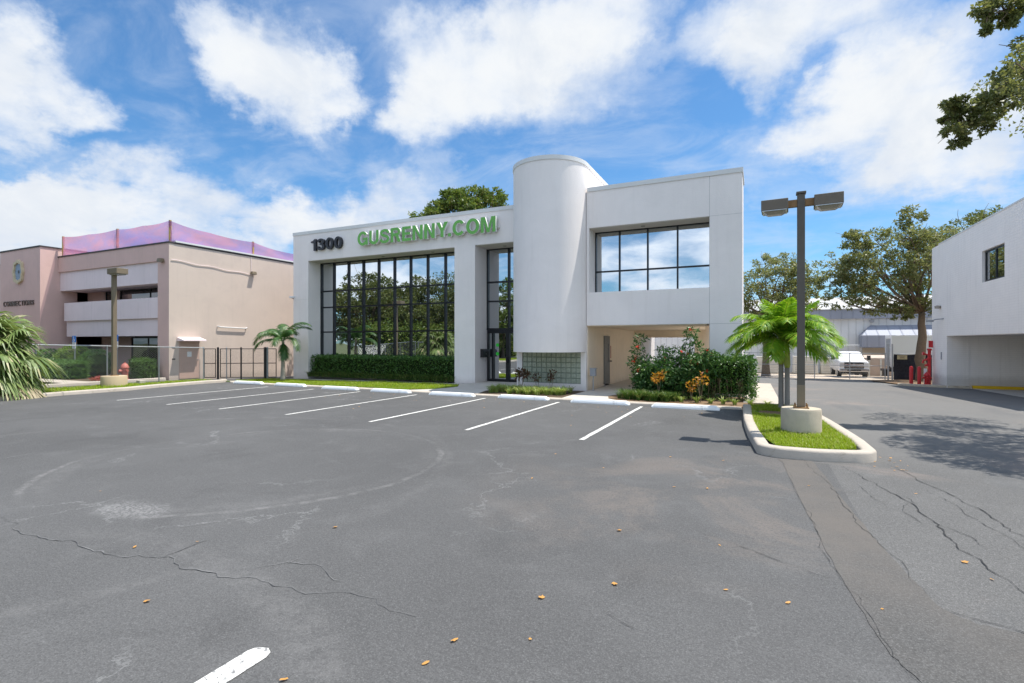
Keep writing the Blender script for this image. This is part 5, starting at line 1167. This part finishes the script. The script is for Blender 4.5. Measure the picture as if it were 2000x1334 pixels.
tree('leafy_tree', 'tall round tree rising behind the office roof', (-26.5,44,-.9), [(-26.5,44,5),(-26.3,44,9)], crown_fill((-26.2,44,13.7),(5.0,4.5,3.2),24,.22,.34,.65,2,11.5)+[((-31.0,44,14.3),(1.7,1.5,1.0)),((-29.6,44,14.6),(1.5,1.4,.9)),((-27.2,43.6,16.6),(1.2,1.0,.7)),((-24.6,43.6,16.2),(1.5,1.2,.8)),((-22.8,43.6,15.9),(1.2,1.2,.7)),((-28.3,43.8,15.9),(.9,.9,.6))], M['ficus'], M['bark'], .5, .30, 950)
tree('leafy_tree', 'green tree top showing above the white brick building', (15.5,50,-1), [(15.5,50,3),(15.5,50,7)], crown_fill((15.0,50,9.6),(3.6,3,2.3),12,.28,.4,.8,6)+[((17.8,49.5,11.4),(.9,.8,.8)),((18.4,49,12.2),(.6,.5,.6))], M['oakd'], M['bark'], .35, .2, 800)
tree('slender_tree', 'sparse yellow green tree between the peach wall and the office corner', (-24.4,24.5,-.2), [(-24.4,24.5,1.8),(-24.5,24.5,3.4)], [((-25.0,24.4,4.6),(.75,.6,.45)),((-25.6,24.3,4.0),(.55,.5,.35)),((-24.3,24.6,5.4),(.6,.5,.6)),((-24.6,24.4,3.6),(.6,.5,.4)),((-24.1,24.6,6.2),(.4,.4,.5)),((-25.1,24.3,3.4),(.4,.4,.25))], M['olive'], M['twig'], .09, .12, 240, rp=1.2)
# big oak just outside the picture at right: its boughs and its shade reach into view
def W2(X, Y): c, s = math.cos(R(25.55)), math.sin(R(25.55)); return (X*c-Y*s, X*s+Y*c)
def cam_pt(X, Y, z): x, y = W2(X, Y); return (x, y, z)
def px_pt(px, py, Y): return cam_pt((px-1000)/1004*Y, Y, 1.9+(669-py)/1004*Y)
cl = [(px_pt(px, py, 12+dy), (r_*1.15, r_, r_*.8)) for px, py, r_, dy in ((2010,110,.34,.0),(1988,135,.30,.1),(1965,158,.28,-.1),(1940,180,.27,.1),(1915,196,.27,0),(1892,208,.26,-.1),(1868,208,.24,.1),(1850,205,.16,0),(1882,240,.24,0),(1906,246,.25,.1),(1866,256,.20,-.1),(1872,278,.15,0),(1925,228,.24,-.2),(1955,205,.24,.2),(1982,190,.26,0),(2005,170,.3,.1),(2020,80,.3,0),(1858,232,.16,.1),
    (1925,12,.22,0),(1948,22,.26,.1),(1972,20,.26,-.1),(1995,14,.28,0),(1950,-14,.28,0),(1985,-20,.3,0),(1938,38,.17,.1),(1975,42,.16,0),(1927,58,.08,0))]
cl += [(cam_pt(*p), r_) for p, r_ in (((10.6,9.9,7.3),(.8,1.0,.5)),((10.4,8.8,7.2),(1.0,1.0,.5)),((10.5,7.9,7.2),(.9,1.0,.5)),((11.8,8.8,7.8),(1.2,1.2,.7)),((11.8,10.2,7.9),(1.1,1.1,.7)),((12.4,7.4,7.6),(1.2,1.1,.7)),((13.3,9.3,8.2),(1.4,1.4,.8)),((13.2,11.2,8.4),(1.3,1.3,.8)),((14.6,8.0,7.6),(1.3,1.3,.8)),((14.9,10.4,8.4),(1.5,1.4,.9)),((16.4,9.2,7.8),(1.4,1.4,.9)),((12.0,6.6,7.0),(.9,.8,.5)),((13.2,13,8.2),(1.2,1.2,.7)))]
b_ = W2(14.6,9.6)
tree('oak_tree', 'overhanging oak bough entering at the upper right picture corner', (b_[0],b_[1],0), [(b_[0],b_[1],2.2),(b_[0]-.2,b_[1],5.2)], cl, M['oak'], M['bark'], .34, .10, [270]*27+[2000]*13, aspect=.6, rp=1.15, boughs=(
    ([(b_[0]-.2,b_[1],5.2), px_pt(2250,-60,11), px_pt(2090,40,11.8), px_pt(2000,130,12), px_pt(1950,172,12), px_pt(1905,208,12), px_pt(1872,228,12)], .085, .012, 18),
    ([(b_[0]-.2,b_[1],5.3), px_pt(2300,-140,11), px_pt(2090,-30,11.9), px_pt(2000,6,12), px_pt(1955,22,12), px_pt(1928,34,12)], .07, .010, 9)))
# trees across the lot at left: seen only as reflections in the mirrored windows
for (x, y, c, r_, n, seed, mt, lab) in ((-34,4.5,(-33.5,4.5,4.9),(4.2,4,3.5),20,21,'oakd','dark spreading tree on the left, mirrored in the left panes of the window grid'), (-31,-4,(-31,-4,5.5),(4.6,4.2,4.1),20,22,'oakd','tall dark tree mirrored in the middle panes of the window grid'),
        (-27.5,-11,(-27.5,-11,5.2),(4.4,4.2,3.8),18,23,'ficus','lighter green tree mirrored in the right panes of the window grid'), (-20.5,-14,(-20.5,-14,5.0),(3.8,3.6,3.8),16,24,'lime','yellow green tree mirrored in the glass entrance'), (-39,-3,(-39,-3,4.6),(4,4,4.2),16,25,'oakd','dark tree further back, mirrored behind the left window panes'), (-35,-14,(-35,-14,4.6),(4.4,4,4.2),16,26,'ficus','green tree further back, mirrored behind the right window panes'), (-33.5,.5,(-33.5,.5,4.0),(3.6,3.4,3.6),18,27,'oakd','low dark tree mirrored between the two tallest trees in the window grid'), (-42,6,(-42,6,5),(4.5,4,4.4),16,28,'oakd','rear dark tree mirrored at the far left of the window grid'), (-30,-9,(-30,-9,3.6),(3.4,3.2,3.2),16,29,'oakd','low dark tree mirrored behind the fan palm in the window grid')):
    tree('leafy_tree', lab, (x,y,0), [(x,y,1.6),(x+.2,y,3.4)], crown_fill(c, r_, n, .27, .40, .8, seed, 1.6), M[mt], M['bark'], .28, .26, 900)
o = thing('hedge', 'wild green hedge behind the verge fence, mirrored low in the window grid', 'hedge', (-30,-6,0)); at(fast_mesh('foliage', np.concatenate([hedge_leaves(-31.5,-28.6,-18,9,.1,3.2,13000,.26,.4)]),4,M['ficus'],o), o); at(MB().box(-31.1,-29.0,-17.6,8.6,0,2.8).build('dark_core', M['hcore'], o), o)

# ------------------------------------------------------------------ fallen leaves on the asphalt
protos = []
for k in range(5):
    n = 10; vs = [(0,0,.012)]
    for i in range(n):
        a = 2*math.pi*i/n; rr = 1.0*(1.0 if i%2 else random.uniform(.45,.8)) if k > 2 else 1.0; vs.append((math.cos(a)*.045*rr, math.sin(a)*(.02 if k < 3 else .036)*rr, .003+random.uniform(0,.014)))
    protos.append(MB().add(vs, [(0,i+1,(i+1)%n+1) for i in range(n)]).build('fallen_leaf', M['dryleaf'], None, smooth='all'))
LV = [(-7.56,3.65),(-5.21,2.79),(-4.81,3.12),(-4.03,2.24),(-3.91,3.97),(-1.74,2.79),(-1.77,2.52),(-2.4,2.05),(-1.31,3.01),(-1.45,3.54),(-.32,5.17),(-.22,4.26),(.2,4.24),(-1.01,3.98),(-1.26,5.14),(-.59,7.11),(-.99,7.0),(-2.84,6.59),(.8,4.43),(1.61,5.68),(1.69,5.36),(1.79,8.0),(.61,7.82),(-2.1,7.6),(-1.3,8.8),(-.5,8.9),(-3.1,8.2)]
for i in range(75):
    LV.append((random.uniform(-14,-.6), 15.75-abs(random.gauss(0,1.7))) if i < 55 else (random.uniform(1.4,2.1), random.uniform(9.3,10.3)))
for i, (x, y) in enumerate(LV):
    s_ = random.uniform(.30,.72)*(.95 if i < 27 else 1)
    o = protos[i] if i < 5 else protos[i%5].copy()
    if i >= 5: COL.objects.link(o)
    o.location = (x,y,gz(x,y)+.006); o.rotation_euler = (random.uniform(-.15,.15),random.uniform(-.15,.15),random.uniform(0,6.28)); o.scale = (s_,s_,s_)
    tag(o, 'small dry orange brown leaf fallen on the asphalt', 'leaf', 'fallen leaves on the asphalt')

# ------------------------------------------------------------------ sky, sun, camera
SUN_EL = R(69.5); sd = Vector((.825,.565,0)).normalized()
world = bpy.data.worlds.new('World'); sc.world = world; world.use_nodes = True; t = NT(world.node_tree)
bg = world.node_tree.nodes['Background']
sky = t.n('ShaderNodeTexSky', sky_type='NISHITA'); sky.sun_disc = False; sky.sun_elevation = SUN_EL; sky.sun_rotation = math.atan2(sd.x, sd.y)
sky.air_density = 1.0; sky.dust_density = .6; sky.ozone_density = 2.2
dirv = t.vm('NORMALIZE', t.n('ShaderNodeTexCoord').outputs['Generated'])
def skydir(px, py):
    X, Z = (px-1000)/1004, (669-py)/1004; x, y = W2(X, 1.0); return Vector((x, y, Z)).normalized()
x, y, z = t.xyz(dirv)[0:3]
k = t.math('DIVIDE', 1.0, t.math('ADD', t.math('MAXIMUM', z, 0.0), .22))
plane = t.comb(t.math('MULTIPLY', x, k), t.math('MULTIPLY', y, k), 0.0)
wn = t.vm('SUBTRACT', t.noise(plane, 2.2, 6, .58, 0, True), (.5,.5,.5)); wn2 = t.vm('SUBTRACT', t.noise(dirv, 9, 6, .6, 0, True), (.5,.5,.5))
warp = t.vm('NORMALIZE', t.vm('ADD', dirv, t.vm('ADD', t.vm('MULTIPLY', wn, (.24,.24,.18)), t.vm('ADD', t.vm('MULTIPLY', wn2, (.13,.13,.11)), t.vm('MULTIPLY', t.vm('SUBTRACT', t.noise(dirv, 26, 6, .65, 0, True), (.5,.5,.5)), (.045,.045,.04))))))
blobs = [(390,20,60,.8),(460,60,85,.9),(540,110,105,1),(600,185,90,1),(500,130,80,.9),(655,195,60,.9),(650,245,45,.5),(560,215,60,.7),
 (820,110,80,1),(830,210,85,1),(790,235,50,.7),(900,150,110,1.1),(990,160,110,1.1),(1060,110,110,1),(1130,60,110,1),(1190,20,110,.9),(1210,140,85,.7),(1270,110,60,.6),(1120,180,80,.8),(940,235,60,.6),
 (1400,50,90,.9),(1480,110,85,.9),(1560,30,110,.9),(1660,20,95,.9),(1740,20,80,.7),(1430,130,60,.6),(1500,20,80,.8),
 (1600,250,85,1),(1660,200,90,1),(1720,150,80,.9),(1700,280,115,1.05),(1800,220,100,.9),(1850,290,115,.9),(1960,270,110,.9),(1800,110,70,.7),(1900,70,85,.7),(1980,160,80,.7),(1780,330,80,.8),(1470,300,60,.45),(1540,315,55,.5),
 (20,70,70,.8),(70,110,70,.8),(60,180,95,.9),(140,190,80,.9),(200,215,55,.7),(20,240,80,.8),(60,280,50,.5),(-60,180,120,.8),
 (30,400,75,.9),(110,410,90,1),(210,400,85,1),(300,400,75,.9),(380,420,70,.9),(450,450,55,.8),(20,450,120,1),(150,470,120,1),(-80,420,120,1),(235,345,40,.4),
 (550,420,55,.9),(610,410,60,.9),(560,460,70,1),(650,440,65,.9),(720,430,65,.9),(790,425,70,.8),(860,370,55,.6),(390,285,50,.3),(370,240,40,.35),(510,350,50,.35),(740,365,45,.35),
 (1500,560,120,.35),(1900,420,120,.35),(1660,470,110,.2),(1300,330,50,.15)]
dens = None
for (px, py, r_, a_) in blobs:
    d0 = skydir(px, py); ang = r_/1004*(1/ (1+((px-1000)/1004)**2+((669-py)/1004)**2)**.75) if True else 0
    d_ = t.vm('DOT_PRODUCT', warp, tuple(d0)); f = t.mr(d_, math.cos(ang*1.42), math.cos(ang*.1), 0, a_)
    dens = f if dens is None else t.math('ADD', t.math('MAXIMUM', dens, f), t.math('MULTIPLY', t.math('MINIMUM', dens, f), .35))
# broken cloud for the rest of the dome, behind the camera
fw = W2(0,1.0); back = t.mr(t.vm('DOT_PRODUCT', dirv, (fw[0],fw[1],0)), .45, .05)
gen = t.mr(t.noise(plane, 1.35, 5, .55, .3), .38, .60, 0, 1.15)
dens = t.math('ADD', dens, t.math('MULTIPLY', back, gen))
fb = t.noise(plane, 5.5, 10, .64, .25); fb2 = t.noise(dirv, 7.5, 10, .64, .3)
dd = t.math('ADD', dens, t.math('MULTIPLY', t.math('SUBTRACT', t.math('ADD', t.math('MULTIPLY', fb, .5), t.math('MULTIPLY', fb2, .5)), .5), 2.0))
mask = t.mr(dd, .0, 1.42); core = t.mr(dd, .55, 1.75)
wisps = t.math('MULTIPLY', t.mr(t.noise(t.vm('MULTIPLY', plane, (1,1.6,1)), 2.4, 9, .62, .7), .38, .76), .40)
mask = t.math('SUBTRACT', 1.0, t.math('MULTIPLY', t.math('SUBTRACT', 1.0, mask), t.math('SUBTRACT', 1.0, wisps)))
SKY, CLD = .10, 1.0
skyc = t.mix(1.0, sky.outputs[0], (SKY*.46,SKY*.75,SKY*.93), 'MULTIPLY')
cl_ = t.mix(core, (.40,.45,.53), (.51,.525,.54))
# unseen clouds behind the camera made brighter as added fill for the shaded facade
fill_gain = t.math('ADD', 1.0, t.math('MULTIPLY', t.mr(t.vm('DOT_PRODUCT', dirv, (fw[0],fw[1],0)), .55, -.2), t.mr(z, .02, .45, .62, CLD)))
cl_ = t.mix(t.math('MULTIPLY', t.mr(t.noise(dirv, 7, 6, .6, .3), .42, .68), .42), cl_, (.33,.38,.46)); cl_ = t.mix(1.0, cl_, t.comb(fill_gain, fill_gain, fill_gain), 'MULTIPLY')
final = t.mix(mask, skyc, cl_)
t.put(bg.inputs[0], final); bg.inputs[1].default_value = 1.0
sun = bpy.data.lights.new('sun','SUN'); sun.energy = 3.7; sun.angle = R(.55); sun.color = (1,.955,.88)
so = bpy.data.objects.new('sun', sun); COL.objects.link(so); so.location = (20,15,40)
so.rotation_euler = (-Vector((sd.x*math.cos(SUN_EL), sd.y*math.cos(SUN_EL), math.sin(SUN_EL)))).to_track_quat('-Z','Y').to_euler()
cam = bpy.data.cameras.new('camera'); cam.lens = 18.07; cam.sensor_width = 36; cam.shift_y = .001; cam.clip_end = 3000; cam.clip_start = .05
co = bpy.data.objects.new('camera', cam); COL.objects.link(co); co.location = (0,0,1.9); co.rotation_euler = (R(90),0,R(25.55)); sc.camera = co
sc.view_settings.view_transform = 'Standard'; sc.view_settings.look = 'None'; sc.view_settings.gamma = 1; sc.view_settings.use_curve_mapping = False
sc.view_settings.exposure = .85
sc.cycles.max_bounces = 8; sc.cycles.diffuse_bounces = 4; sc.cycles.transparent_max_bounces = 8; sc.cycles.use_denoising = True
